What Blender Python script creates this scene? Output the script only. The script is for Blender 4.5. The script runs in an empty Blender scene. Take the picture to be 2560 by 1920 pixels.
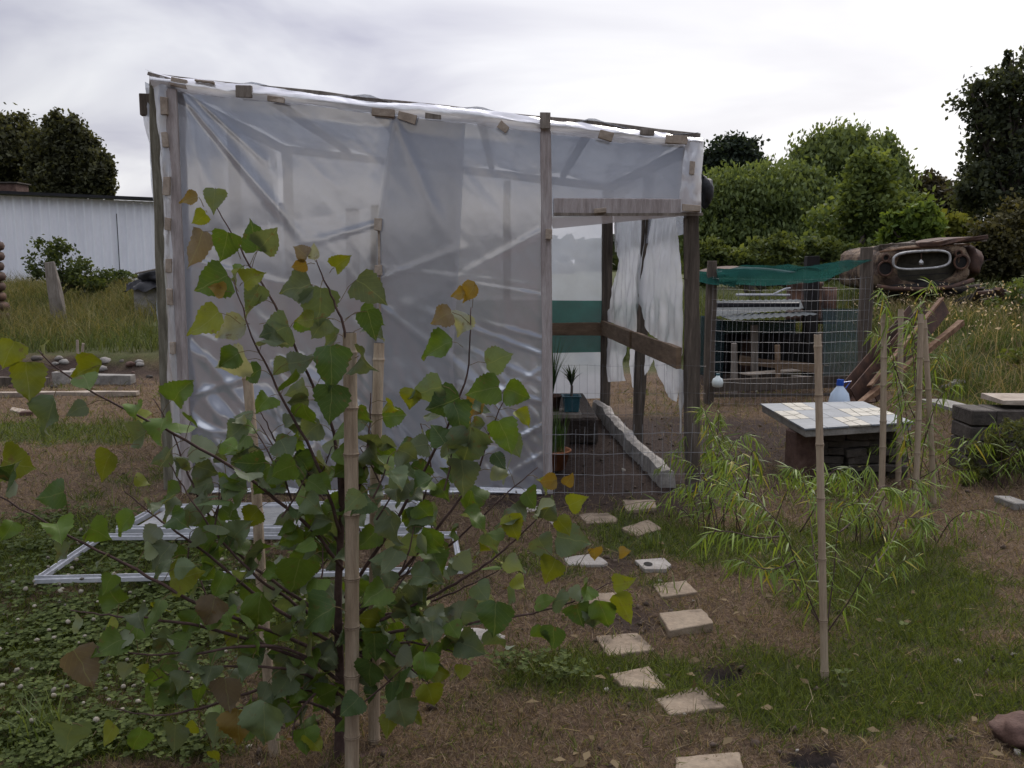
import bpy, math, random
import numpy as np
from mathutils import Vector, Matrix, noise as mn
R = math.radians
random.seed(7); rng = np.random.default_rng(11)
sc = bpy.context.scene
C = sc.collection

# ------------------------------------------------------------------ camera
F = 2217.0; CX, CY = 1280.0, 960.0; PITCH = R(7.8); CAMZ = 1.5
cam = bpy.data.cameras.new('camera'); camo = bpy.data.objects.new('camera', cam); C.objects.link(camo)
camo.location = (0, 0, CAMZ); camo.rotation_euler = (R(90) - PITCH, 0, 0)
cam.sensor_width = 36; cam.lens = F / 2560 * 36; cam.clip_end = 2000; cam.clip_start = .05
sc.camera = camo
sc.render.resolution_x = 1024; sc.render.resolution_y = 768
sc.view_settings.view_transform = 'Standard'; sc.view_settings.look = 'None'
sc.view_settings.exposure = 0.6; sc.view_settings.gamma = 1
sc.cycles.transparent_max_bounces = 24
sc.cycles.max_bounces = 10; sc.cycles.transmission_bounces = 8; sc.cycles.diffuse_bounces = 4

# ------------------------------------------------------------------ sky
SUN_EL, SUN_AZ = 42.0, 22.0      # degrees; azimuth to the right of +Y
w = bpy.data.worlds.new('World'); sc.world = w; w.use_nodes = True
nt = w.node_tree; N = nt.nodes; L = nt.links; N.clear()
def nd(t, **k):
    n = N.new(t)
    for a, b in k.items(): setattr(n, a, b)
    return n
out = nd('ShaderNodeOutputWorld'); bg = nd('ShaderNodeBackground'); bg.inputs[1].default_value = 0.1
L.new(bg.outputs[0], out.inputs[0])
sky = nd('ShaderNodeTexSky', sky_type='NISHITA'); sky.sun_disc = False
sky.sun_elevation = R(SUN_EL); sky.sun_rotation = R(SUN_AZ); sky.air_density = 1.5; sky.dust_density = 3
tc = nd('ShaderNodeTexCoord')
def wmath(op, a, b=None, c=None):
    n = nd('ShaderNodeMath', operation=op)
    for i, v in enumerate((a, b, c)):
        if v is None: continue
        if isinstance(v, (int, float)): n.inputs[i].default_value = v
        else: L.new(v, n.inputs[i])
    return n.outputs[0]
sep = nd('ShaderNodeSeparateXYZ'); L.new(tc.outputs['Generated'], sep.inputs[0])
# cloud deck: project the direction on a plane overhead
zc = wmath('MAXIMUM', sep.outputs[2], 0.0)
den = wmath('ADD', zc, 0.22)
cu = wmath('DIVIDE', sep.outputs[0], den); cv = wmath('DIVIDE', sep.outputs[1], den)
cmb = nd('ShaderNodeCombineXYZ'); L.new(cu, cmb.inputs[0]); L.new(cv, cmb.inputs[1])
n1 = nd('ShaderNodeTexNoise'); n1.inputs['Scale'].default_value = 1.15; n1.inputs['Detail'].default_value = 5
n1.inputs['Roughness'].default_value = .48; n1.inputs['Distortion'].default_value = .6
L.new(cmb.outputs[0], n1.inputs['Vector'])
ramp = nd('ShaderNodeValToRGB'); L.new(n1.outputs[0], ramp.inputs[0])
ramp.color_ramp.elements[0].position = .36; ramp.color_ramp.elements[0].color = (.49, .49, .62, 1)
ramp.color_ramp.elements[1].position = .66; ramp.color_ramp.elements[1].color = (.97, .975, 1.02, 1)
# glow of the hidden sun: brightness by direction
gd = nd('ShaderNodeVectorMath', operation='DOT_PRODUCT'); L.new(tc.outputs['Generated'], gd.inputs[0])
gd.inputs[1].default_value = (math.sin(R(24)) * math.cos(R(16)), math.cos(R(24)) * math.cos(R(16)), math.sin(R(16)))
gm = nd('ShaderNodeMapRange'); L.new(gd.outputs['Value'], gm.inputs[0])
gm.inputs[1].default_value = .2; gm.inputs[2].default_value = 1.0; gm.inputs[3].default_value = 4.1; gm.inputs[4].default_value = 7.3
# big soft variation
mulc = nd('ShaderNodeVectorMath', operation='SCALE'); L.new(ramp.outputs[0], mulc.inputs[0]); L.new(gm.outputs[0], mulc.inputs['Scale'])
# near-sun desaturate/whiten
wh = nd('ShaderNodeMapRange'); L.new(gd.outputs['Value'], wh.inputs[0]); wh.inputs[1].default_value = .83; wh.inputs[2].default_value = 1.0
wh.inputs[3].default_value = 0; wh.inputs[4].default_value = .5; wh.interpolation_type = 'SMOOTHSTEP'
mixw = nd('ShaderNodeMix', data_type='RGBA'); L.new(wh.outputs[0], mixw.inputs[0]); L.new(mulc.outputs[0], mixw.inputs[6])
mixw.inputs[7].default_value = (7.4, 7.4, 7.45, 1)
# low bands of dark cloud over pale horizon in the sky behind the camera
back = nd('ShaderNodeMapRange'); L.new(sep.outputs[1], back.inputs[0]); back.inputs[1].default_value = -.25; back.inputs[2].default_value = -.6
n2 = nd('ShaderNodeTexNoise'); n2.inputs['Scale'].default_value = 3.0; n2.inputs['Detail'].default_value = 3
mp2 = nd('ShaderNodeMapping'); mp2.inputs['Scale'].default_value = (1, 1, 5); L.new(tc.outputs['Generated'], mp2.inputs[0]); L.new(mp2.outputs[0], n2.inputs['Vector'])
el = wmath('ADD', sep.outputs[2], wmath('MULTIPLY', wmath('SUBTRACT', n2.outputs[0], .5), .11))
br = nd('ShaderNodeValToRGB'); L.new(el, br.inputs[0]); cr = br.color_ramp
cr.elements[0].position = 0.0; cr.elements[0].color = (.10, .10, .13, 1)
cr.elements[1].position = 1.0; cr.elements[1].color = (.5, .53, .6, 1)
for p, c in ((.028, (.2, .2, .25, 1)), (.043, (1.05, .95, .86, 1)), (.062, (1.05, .97, .9, 1)), (.085, (.17, .19, .27, 1)), (.26, (.2, .22, .31, 1)), (.42, (.5, .53, .62, 1))):
    e = cr.elements.new(p); e.color = c
brs = nd('ShaderNodeVectorMath', operation='SCALE'); L.new(br.outputs[0], brs.inputs[0]); brs.inputs['Scale'].default_value = 6.0
mixb = nd('ShaderNodeMix', data_type='RGBA'); L.new(back.outputs[0], mixb.inputs[0]); L.new(mixw.outputs[2], mixb.inputs[6]); L.new(brs.outputs[0], mixb.inputs[7])
fin = nd('ShaderNodeMix', data_type='RGBA'); fin.inputs[0].default_value = .93
zb_ = nd('ShaderNodeMapRange'); zb_.interpolation_type = 'SMOOTHSTEP'; L.new(sep.outputs[2], zb_.inputs[0]); zb_.inputs[1].default_value = .28; zb_.inputs[2].default_value = .7
zb_.inputs[3].default_value = 1.0; zb_.inputs[4].default_value = 2.9      # an overcast sky is brightest overhead
zs = nd('ShaderNodeVectorMath', operation='SCALE'); L.new(mixb.outputs[2], zs.inputs[0]); L.new(zb_.outputs[0], zs.inputs['Scale'])
L.new(sky.outputs[0], fin.inputs[6]); L.new(zs.outputs[0], fin.inputs[7]); L.new(fin.outputs[2], bg.inputs[0])

sun = bpy.data.lights.new('sun', 'SUN'); sun.energy = 1.2; sun.angle = R(25); sun.color = (1, .92, .82)
suno = bpy.data.objects.new('sun', sun); C.objects.link(suno)
sd = Vector((math.sin(R(SUN_AZ)) * math.cos(R(SUN_EL)), math.cos(R(SUN_AZ)) * math.cos(R(SUN_EL)), math.sin(R(SUN_EL))))
suno.rotation_euler = sd.to_track_quat('Z', 'Y').to_euler()

# ------------------------------------------------------------------ numeric helpers
cp, sp = math.cos(PITCH), math.sin(PITCH)
def ray(px, py):
    u = (CY - py) / F; x = (px - CX) / F
    return Vector((x, u * sp + cp, u * cp - sp))
def P(px, py, Y):
    d = ray(px, py); return Vector((0, 0, CAMZ)) + d * (Y / d.y)
def ss(a, b, x):
    t = np.clip((np.asarray(x, float) - a) / (b - a), 0, 1); return t * t * (3 - 2 * t)
def _hash(ix, iy, s):
    n = (ix.astype(np.int64) * 374761393 + iy.astype(np.int64) * 668265263 + s * 982451653) & 0x7fffffff
    n = ((n ^ (n >> 13)) * 1274126177) & 0x7fffffff
    return ((n ^ (n >> 16)) & 0xffff) / 65535.0
def vnoise(x, y, s=0):
    x = np.asarray(x, float); y = np.asarray(y, float)
    ix = np.floor(x); iy = np.floor(y); fx = x - ix; fy = y - iy
    fx = fx * fx * (3 - 2 * fx); fy = fy * fy * (3 - 2 * fy)
    a = _hash(ix, iy, s); b = _hash(ix + 1, iy, s); c = _hash(ix, iy + 1, s); d = _hash(ix + 1, iy + 1, s)
    return (a * (1 - fx) + b * fx) * (1 - fy) + (c * (1 - fx) + d * fx) * fy
def fbm(x, y, s=0, o=4):
    v = 0; a = .5; t = 0
    for i in range(o):
        v = v + a * vnoise(np.asarray(x) * 2 ** i, np.asarray(y) * 2 ** i, s + i * 17); t += a; a *= .5
    return v / t
def terr(x, y):
    x = np.asarray(x, float); y = np.asarray(y, float)
    wob = (fbm(x * .8, y * .8, 5) - .5)
    left = ss(-.8, -2.2, x) * (.27 * ss(11.3, 12.0, y + wob * .8) + .58 * ss(12, 21, y))
    right = .74 * ss(3.5, 5.7, x + wob * .5) * ss(6.6, 11.6, y)
    back = .55 * ss(12.5, 18, y)
    h = np.maximum(np.maximum(left, right), back)
    return h + wob * .05 * ss(1, 3, y) * (1 - .7 * ss(5, 5.6, y) * (1 - ss(9, 9.6, y))) + (fbm(x * 5, y * 5, 9) - .5) * .035
def G(px, py, dz=0.0):
    d = ray(px, py); t = .5
    while t < 120:
        p = d * t; z = CAMZ + p.z
        if z <= float(terr(p.x, p.y)) + dz: break
        t += .02 + t * .003
    return Vector((p.x, p.y, z))
def proj(x, y, z):
    z = z - CAMZ
    dep = y * cp - z * sp; up = y * sp + z * cp
    return CX + F * x / dep, CY - F * up / dep

# ------------------------------------------------------------------ materials
def mat(name):
    m = bpy.data.materials.new(name); m.use_nodes = True; m.node_tree.nodes.clear(); return m
class NT:
    def __init__(s, m): s.n = m.node_tree.nodes; s.l = m.node_tree.links
    def new(s, t, **k):
        n = s.n.new(t)
        for a, b in k.items(): setattr(n, a, b)
        return n
    def noise(s, scale, detail=4, rough=.6, vec=None, stretch=None):
        n = s.new('ShaderNodeTexNoise'); n.inputs['Scale'].default_value = scale; n.inputs['Detail'].default_value = detail; n.inputs['Roughness'].default_value = rough
        c = s.new('ShaderNodeTexCoord'); v = c.outputs['Object']
        if stretch:
            mp = s.new('ShaderNodeMapping'); mp.inputs['Scale'].default_value = stretch; s.l.new(v, mp.inputs[0]); v = mp.outputs[0]
        s.l.new(vec or v, n.inputs['Vector']); return n.outputs[0]
    def ramp(s, fac, stops):
        r = s.new('ShaderNodeValToRGB'); s.l.new(fac, r.inputs[0]); e = r.color_ramp.elements
        e[0].position, e[0].color = stops[0][0], (*stops[0][1], 1); e[1].position, e[1].color = stops[-1][0], (*stops[-1][1], 1)
        for p, c in stops[1:-1]: q = e.new(p); q.color = (*c, 1)
        return r.outputs[0]
    def mix(s, f, a, b, mode='MIX'):
        m = s.new('ShaderNodeMix', data_type='RGBA', blend_type=mode)
        for i, v in ((0, f), (6, a), (7, b)):
            if isinstance(v, (int, float)): m.inputs[i].default_value = v
            elif isinstance(v, tuple): m.inputs[i].default_value = (*v, 1)
            else: s.l.new(v, m.inputs[i])
        return m.outputs[2]
    def attr(s, name, o='Color'):
        a = s.new('ShaderNodeAttribute'); a.attribute_name = name; return a.outputs[o]
    def bump(s, h, st, dist=.02):
        b = s.new('ShaderNodeBump'); b.inputs['Strength'].default_value = st; b.inputs['Distance'].default_value = dist; s.l.new(h, b.inputs['Height']); return b.outputs[0]
    def finish(s, sh):
        o = s.new('ShaderNodeOutputMaterial'); s.l.new(sh, o.inputs[0])
def surf(name, stops, scale=6, stretch=None, rough=.85, metal=0, c2=.55, bump=.4, bscale=30, bdist=.01, spec=.3):
    m = mat(name); t = NT(m)
    f = t.noise(scale, 6, .65, stretch=stretch); col = t.ramp(f, stops)
    f2 = t.noise(scale * 7, 3, .7, stretch=stretch)
    col = t.mix(c2, col, t.ramp(f2, [(.25, (.45, .45, .45)), (.75, (1.0, 1.0, 1.0))]), 'MULTIPLY')
    b = t.new('ShaderNodeBsdfPrincipled'); t.l.new(col, b.inputs['Base Color']); b.inputs['Roughness'].default_value = rough
    b.inputs['Metallic'].default_value = metal; b.inputs['Specular IOR Level'].default_value = spec
    if bump: t.l.new(t.bump(t.noise(bscale, 4, .7, stretch=stretch), bump, bdist), b.inputs['Normal'])
    t.finish(b.outputs[0]); return m
def leafmat(name, rough=.45, trans=.35, under=None, veins=False, spec=.4):
    m = mat(name); t = NT(m); col = t.attr('Col')
    if veins:
        uv = t.attr('UVL', 'Vector')
        sx = t.new('ShaderNodeSeparateXYZ'); t.l.new(uv, sx.inputs[0])
        def M(op, a, b):
            n = t.new('ShaderNodeMath', operation=op)
            for i, v in enumerate((a, b)):
                if isinstance(v, (int, float)): n.inputs[i].default_value = v
                elif v is not None: t.l.new(v, n.inputs[i])
            return n.outputs[0]
        ax = M('ABSOLUTE', sx.outputs[0], None)
        rib = M('LESS_THAN', ax, .012)
        ph = M('SUBTRACT', sx.outputs[1], M('MULTIPLY', ax, .9))
        fr = M('FRACT', M('MULTIPLY', ph, 6.5), None)
        side = M('MULTIPLY', M('LESS_THAN', fr, .07), .5)
        v = M('MULTIPLY', M('MAXIMUM', rib, side), .85)
        col = t.mix(v, col, t.mix(.4, col, (.22, .24, .10)))
        col = t.mix(t.ramp(t.noise(34, 4, .7), [(.60, (0, 0, 0)), (.70, (.75, .75, .75))]), col, (.12, .075, .03))
        col = t.mix(.5, col, t.ramp(t.noise(28, 3), [(.3, (.6, .6, .6)), (.7, (1.0, 1.0, 1.0))]), 'MULTIPLY')
    if under:
        g = t.new('ShaderNodeNewGeometry')
        col = t.mix(g.outputs['Backfacing'], col, t.mix(.55, col, under))
    b = t.new('ShaderNodeBsdfPrincipled'); t.l.new(col, b.inputs['Base Color']); b.inputs['Roughness'].default_value = rough; b.inputs['Specular IOR Level'].default_value = spec
    tr = t.new('ShaderNodeBsdfTranslucent'); t.l.new(t.mix(1, col, (1.25, 1.15, .5), 'MULTIPLY'), tr.inputs[0])
    mx = t.new('ShaderNodeMixShader'); mx.inputs[0].default_value = trans; t.l.new(b.outputs[0], mx.inputs[1]); t.l.new(tr.outputs[0], mx.inputs[2])
    t.finish(mx.outputs[0]); return m
def film(name, clear=.4, gloss=.22, col=(.78, .79, .83), rough=.13, nscale=1.6):
    m = mat(name); t = NT(m)
    d = t.new('ShaderNodeBsdfDiffuse'); tr = t.new('ShaderNodeBsdfTranslucent')
    d.inputs[0].default_value = (*col, 1); tr.inputs[0].default_value = (*col, 1)
    mk = t.new('ShaderNodeMixShader'); mk.inputs[0].default_value = .6; t.l.new(d.outputs[0], mk.inputs[1]); t.l.new(tr.outputs[0], mk.inputs[2])
    tp = t.new('ShaderNodeBsdfTransparent'); tp.inputs[0].default_value = (.93, .94, .96, 1)
    n = t.noise(nscale, 5, .6); mr = t.new('ShaderNodeMapRange'); t.l.new(n, mr.inputs[0]); mr.inputs[1].default_value = .3; mr.inputs[2].default_value = .7
    mr.inputs[3].default_value = clear + .13; mr.inputs[4].default_value = clear - .13
    mx = t.new('ShaderNodeMixShader'); t.l.new(mr.outputs[0], mx.inputs[0]); t.l.new(mk.outputs[0], mx.inputs[1]); t.l.new(tp.outputs[0], mx.inputs[2])
    gl = t.new('ShaderNodeBsdfGlossy'); gl.inputs['Roughness'].default_value = rough
    bmp = t.bump(t.noise(9, 3, .5, stretch=(1, 1, .5)), .10, .01); t.l.new(bmp, gl.inputs['Normal'])
    lw = t.new('ShaderNodeLayerWeight'); lw.inputs[0].default_value = .35
    m2 = t.new('ShaderNodeMapRange'); t.l.new(lw.outputs['Facing'], m2.inputs[0]); m2.inputs[3].default_value = gloss; m2.inputs[4].default_value = .8
    mg = t.new('ShaderNodeMixShader'); t.l.new(m2.outputs[0], mg.inputs[0]); t.l.new(mx.outputs[0], mg.inputs[1]); t.l.new(gl.outputs[0], mg.inputs[2])
    t.finish(mg.outputs[0]); return m

WOOD = surf('weathered_wood', [(.25, (.10, .08, .065)), (.5, (.21, .18, .15)), (.75, (.32, .28, .24))], 5, (6, 6, .6))
WOODP = surf('pale_scrap_wood', [(.25, (.22, .17, .13)), (.5, (.34, .28, .22)), (.75, (.46, .40, .33))], 9)
WOODD = surf('dark_post_wood', [(.25, (.045, .035, .028)), (.5, (.10, .08, .062)), (.75, (.19, .15, .12))], 6, (7, 7, .5), bump=.7)
WOODR = surf('brown_rail_wood', [(.25, (.11, .07, .045)), (.5, (.2, .135, .085)), (.75, (.29, .2, .13))], 6, (1, 1, 5))
WOODM = surf('film_veiled_wood', [(.25, (.21, .17, .155)), (.5, (.36, .315, .30)), (.75, (.50, .46, .445))], 5, (6, 6, .6))  # weathered wood with the film's milky veil painted into its colour
MOSS = surf('mossy_post_wood', [(.25, (.08, .07, .05)), (.5, (.18, .165, .12)), (.75, (.32, .30, .24))], 7, (6, 6, .6), bump=.8)
RUST = surf('rusted_metal', [(.25, (.03, .018, .013)), (.5, (.075, .04, .028)), (.75, (.16, .08, .045))], 7, rough=.8)
RUSTO = surf('orange_rust', [(.25, (.07, .035, .02)), (.5, (.16, .085, .045)), (.75, (.30, .20, .12))], 12)
CHROME = surf('dull_chrome', [(.25, (.18, .17, .165)), (.5, (.42, .41, .40)), (.75, (.6, .6, .58))], 14, rough=.5, metal=.3)
CARP = surf('rotted_car_paint', [(.3, (.025, .016, .013)), (.47, (.08, .05, .035)), (.57, (.22, .15, .095)), (.8, (.27, .22, .16))], 4.5, bump=1, bdist=.03)
BLACK = surf('black_plastic', [(.3, (.008, .008, .010)), (.7, (.022, .022, .026))], 10, rough=.5)
DARK = surf('dark_cavity', [(.3, (.008, .007, .007)), (.7, (.02, .016, .014))], 8)
STONE = surf('grey_stone', [(.25, (.14, .13, .115)), (.5, (.24, .225, .2)), (.75, (.34, .32, .29))], 7, bump=.8)
PALEST = surf('pale_rubble', [(.25, (.14, .125, .11)), (.5, (.29, .265, .235)), (.75, (.46, .43, .39))], 8, bump=.9)
BRICK = surf('brown_brick', [(.25, (.06, .033, .026)), (.5, (.115, .066, .05)), (.75, (.18, .12, .095))], 9, bump=.8)
DSTONE = surf('dark_stone', [(.25, (.035, .03, .025)), (.5, (.075, .063, .052)), (.75, (.13, .11, .092))], 8, bump=1)
TILE = surf('beige_tile', [(.32, (.09, .066, .045)), (.46, (.25, .19, .13)), (.75, (.34, .27, .19))], 5, c2=.75, bump=.5, rough=.8)
TILEW = surf('white_tile', [(.25, (.22, .195, .165)), (.5, (.32, .29, .255)), (.75, (.42, .39, .345))], 9, bump=.3)
ALU = surf('white_aluminium', [(.25, (.30, .305, .32)), (.5, (.46, .465, .48)), (.75, (.58, .585, .6))], 5, rough=.45, bump=.1)
WHITEW = surf('white_sheet_steel', [(.25, (.70, .70, .74)), (.5, (.80, .80, .84)), (.75, (.86, .86, .89))], 1.6, (1, 1, .3), rough=.6, bump=.05, c2=.12)
GREYSH = surf('grey_sheet', [(.25, (.025, .03, .032)), (.5, (.055, .064, .068)), (.75, (.10, .115, .12))], 4, rough=.85, spec=.15)
BAM = surf('dry_bamboo', [(.25, (.22, .16, .105)), (.5, (.36, .28, .195)), (.75, (.47, .39, .28))], 5, (9, 9, .7), rough=.6)
BAMN = surf('bamboo_node', [(.3, (.12, .085, .055)), (.7, (.22, .16, .11))], 20)
BARK = surf('young_bark', [(.25, (.035, .022, .02)), (.5, (.075, .045, .038)), (.75, (.14, .09, .075))], 20)
TBARK = surf('tree_bark', [(.25, (.03, .024, .02)), (.75, (.10, .08, .065))], 5)
WIRE = surf('galvanised_wire', [(.3, (.22, .22, .23)), (.7, (.4, .4, .41))], 20, rough=.5, metal=.2, bump=0)
WIRED = surf('dull_wire', [(.3, (.10, .10, .105)), (.7, (.2, .2, .21))], 20, rough=.5, metal=.2, bump=0)
TERRA = surf('terracotta', [(.3, (.25, .09, .035)), (.7, (.42, .17, .07))], 9, rough=.6)
BLUEP = surf('blue_green_plastic', [(.3, (.02, .07, .09)), (.7, (.04, .12, .15))], 9, rough=.4, bump=.1)
SLATE = surf('slate_tile', [(.25, (.12, .135, .15)), (.5, (.175, .195, .215)), (.75, (.23, .25, .27))], 4, rough=.55, bump=.2)
CREAM = surf('cream_tile', [(.25, (.25, .23, .18)), (.5, (.38, .355, .29)), (.75, (.48, .455, .39))], 9, rough=.5, bump=.2)
SOIL = surf('dark_soil', [(.25, (.025, .018, .014)), (.5, (.05, .037, .029)), (.75, (.085, .064, .05))], 9, bump=1, bdist=.03)
LEAFP = leafmat('poplar_leaf', .5, .36, spec=.25, under=(.20, .22, .17), veins=True)
LEAFB = leafmat('background_leaf', .65, .42, spec=.2)
LEAFW = leafmat('willow_leaf', .5, .4)
BLADE = leafmat('grass_blade', .7, .3, spec=.15)
FILM = film('greenhouse_film', .19, .36, (.40, .415, .465), rough=.13)
FILM2 = film('overlap_film', .32, .22, (.50, .515, .56), rough=.16)
FILMB = film('greenhouse_back_film', .26, .12, (.50, .54, .60))
FILMM = film('milky_film', .12, .08, (.86, .86, .87), rough=.25)
FILMR = film('rolled_film', .25, .2, (.86, .86, .88), rough=.2)
def shade(name, col, hole):
    m = mat(name); t = NT(m)
    d = t.new('ShaderNodeBsdfDiffuse'); tr = t.new('ShaderNodeBsdfTranslucent'); tp = t.new('ShaderNodeBsdfTransparent')
    c = t.mix(.6, col, t.ramp(t.noise(5, 5), [(.3, (.55, .55, .55)), (.7, (1.15, 1.15, 1.15))]), 'MULTIPLY')
    t.l.new(c, d.inputs[0]); t.l.new(c, tr.inputs[0])
    a = t.new('ShaderNodeMixShader'); a.inputs[0].default_value = .45; t.l.new(d.outputs[0], a.inputs[1]); t.l.new(tr.outputs[0], a.inputs[2])
    b = t.new('ShaderNodeMixShader'); b.inputs[0].default_value = hole; t.l.new(a.outputs[0], b.inputs[1]); t.l.new(tp.outputs[0], b.inputs[2]); t.finish(b.outputs[0]); return m
TEAL = shade('green_shade_cloth', (.025, .105, .088), .18)
TEALI = shade('inner_green_cloth', (.02, .14, .105), .10)
TEALD = shade('dark_green_shade_cloth', (.02, .13, .10), .12)
NETD = shade('dark_shade_net', (.04, .062, .068), .22)
def clearmat(name, col, alpha):
    m = mat(name); t = NT(m); b = t.new('ShaderNodeBsdfPrincipled'); b.inputs['Base Color'].default_value = (*col, 1); b.inputs['Roughness'].default_value = .15
    tp = t.new('ShaderNodeBsdfTransparent'); x = t.new('ShaderNodeMixShader'); x.inputs[0].default_value = alpha
    t.l.new(b.outputs[0], x.inputs[1]); t.l.new(tp.outputs[0], x.inputs[2]); t.finish(x.outputs[0]); return m
JUG = clearmat('jug_plastic', (.55, .66, .78), .25)
WATER = clearmat('jug_water', (.12, .30, .50), .2)
CAPB = clearmat('blue_cap', (.02, .08, .4), 0)
BOTW = clearmat('white_bottle_plastic', (.62, .68, .66), .1)

# ------------------------------------------------------------------ object helpers
def tag(o, label=None, cat=None, group=None, kind=None):
    if label: o['label'] = label
    if cat: o['category'] = cat
    if group: o['group'] = group
    if kind: o['kind'] = kind
    return o
def thing(name, loc, label, cat, group=None):
    o = bpy.data.objects.new(name, None); C.objects.link(o); o.location = loc; o.empty_display_size = .1
    return tag(o, label, cat, group)
def link(name, me, m, parent=None):
    o = bpy.data.objects.new(name, me); C.objects.link(o)
    for mm in (m if isinstance(m, (list, tuple)) else [m]): me.materials.append(mm)
    if parent:
        o.parent = parent
        off = Vector(parent.location) if not parent.parent else Vector(parent.location) * 0
        p = parent; off = Vector((0, 0, 0))
        while p: off += Vector(p.location); p = p.parent
        o.location = -off
    return o
class MB:
    def __init__(s): s.v = []; s.f = []; s.mi = []; s.cur = 0
    def add(s, v, f):
        b = len(s.v); s.v += [tuple(p) for p in v]; s.f += [tuple(b + i for i in q) for q in f]; s.mi += [s.cur] * len(f)
    def box(s, a, b, wid, th, up=Vector((0, 0, 1)), jit=0.0, taper=1):
        """bar from a to b; wid across (perp to up), th along up"""
        a = Vector(a); b = Vector(b); d = (b - a).normalized()
        if abs(d.dot(up)) > .98: up = Vector((0, 1, 0))
        x = d.cross(up).normalized(); y = x.cross(d).normalized(); n = max(2, int((b - a).length / .25) + 1) if jit else 2
        vs = []
        for i in range(n):
            t = i / (n - 1); c = a.lerp(b, t); k = 1 + (taper - 1) * t
            for sx, sy in ((-1, -1), (1, -1), (1, 1), (-1, 1)):
                vs.append(c + x * (sx * wid / 2 * k + random.uniform(-jit, jit)) + y * (sy * th / 2 * k + random.uniform(-jit, jit)))
        fs = [(0, 3, 2, 1)] + [(i * 4 + j, i * 4 + (j + 1) % 4, i * 4 + 4 + (j + 1) % 4, i * 4 + 4 + j) for i in range(n - 1) for j in range(4)]
        k = (n - 1) * 4; fs.append((k, k + 1, k + 2, k + 3)); s.add(vs, fs); return s
    def cube(s, c, sz, rz=0, jit=0.0, tilt=0.0):
        m = Matrix.Rotation(rz, 3, 'Z') @ Matrix.Rotation(tilt, 3, 'Y'); vs = []
        for z in (-1, 1):
            for x, y in ((-1, -1), (1, -1), (1, 1), (-1, 1)):
                vs.append(Vector(c) + m @ Vector((x * sz[0] / 2 + random.uniform(-jit, jit), y * sz[1] / 2 + random.uniform(-jit, jit), z * sz[2] / 2 + random.uniform(-jit, jit))))
        s.add(vs, [(0, 3, 2, 1), (4, 5, 6, 7), (0, 1, 5, 4), (1, 2, 6, 5), (2, 3, 7, 6), (3, 0, 4, 7)]); return s
    def tube(s, pts, rad, n=8, cap=True):
        pts = [Vector(p) for p in pts]; rad = rad if isinstance(rad, (list, tuple)) else [rad] * len(pts); vs = []
        prev = None
        for i, p in enumerate(pts):
            d = (pts[min(i + 1, len(pts) - 1)] - pts[max(i - 1, 0)]).normalized()
            if prev is None:
                x = d.orthogonal().normalized()
            else:
                x = (prev - d * prev.dot(d)).normalized()
            prev = x; y = d.cross(x)
            for j in range(n):
                a = 2 * math.pi * j / n; vs.append(p + (x * math.cos(a) + y * math.sin(a)) * rad[i])
        fs = [(i * n + j, i * n + (j + 1) % n, (i + 1) * n + (j + 1) % n, (i + 1) * n + j) for i in range(len(pts) - 1) for j in range(n)]
        if cap: fs += [tuple(range(n - 1, -1, -1)), tuple((len(pts) - 1) * n + j for j in range(n))]
        s.add(vs, fs); return s
    def prism(s, poly, dz, up=Vector((0, 0, 1))):
        n = len(poly); vs = [Vector(p) for p in poly] + [Vector(p) - up * dz for p in poly]
        s.add(vs, [tuple(range(n)), tuple(range(2 * n - 1, n - 1, -1))] + [(i, n + i, n + (i + 1) % n, (i + 1) % n) for i in range(n)]); return s
    def build(s, name, m, parent=None, bevel=0, smooth=False):
        me = bpy.data.meshes.new(name); me.from_pydata(s.v, [], s.f)
        o = link(name, me, m, parent)
        if any(s.mi): me.polygons.foreach_set('material_index', s.mi)
        if smooth: me.polygons.foreach_set('use_smooth', [True] * len(s.f))
        import bmesh
        bm = bmesh.new(); bm.from_mesh(me); bmesh.ops.recalc_face_normals(bm, faces=bm.faces)
        if bevel: bmesh.ops.bevel(bm, geom=list(bm.edges), offset=bevel, segments=1, affect='EDGES', clamp_overlap=True)
        bm.to_mesh(me); bm.free()
        return o
def npmesh(name, V, Fc, m, parent=None, col=None, smooth=False, uvl=None):
    """V (n,3), Fc (k,s) faces of one size"""
    me = bpy.data.meshes.new(name); n = len(V); k, s = Fc.shape
    me.vertices.add(n); me.vertices.foreach_set('co', V.astype(np.float32).ravel())
    me.loops.add(k * s); me.loops.foreach_set('vertex_index', Fc.astype(np.int32).ravel())
    me.polygons.add(k); me.polygons.foreach_set('loop_start', np.arange(0, k * s, s, dtype=np.int32))
    if smooth: me.polygons.foreach_set('use_smooth', np.ones(k, bool))
    me.update(calc_edges=True)
    if col is not None:
        a = me.color_attributes.new('Col', 'FLOAT_COLOR', 'POINT'); c = np.ones((n, 4), np.float32); c[:, :3] = col; a.data.foreach_set('color', c.ravel())
    if uvl is not None:
        a = me.attributes.new('UVL', 'FLOAT_VECTOR', 'POINT'); a.data.foreach_set('vector', uvl.astype(np.float32).ravel())
    return link(name, me, m, parent)
def inst(TV, TF, mats, locs):
    """template verts (m,3) x mats (n,3,3; columns=axes) + locs -> V, F"""
    n = len(locs); m = len(TV)
    V = np.einsum('nij,mj->nmi', mats, TV) + locs[:, None, :]
    Fc = TF[None] + (np.arange(n) * m)[:, None, None]
    return V.reshape(-1, 3), Fc.reshape(-1, TF.shape[1])
def norm(a): return a / (np.linalg.norm(a, axis=-1, keepdims=True) + 1e-9)
def frames(t, n):
    """columns: width, t, normal"""
    t = norm(t); w_ = norm(np.cross(t, n)); n2 = np.cross(w_, t); return np.stack([w_, t, n2], axis=-1)
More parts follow.
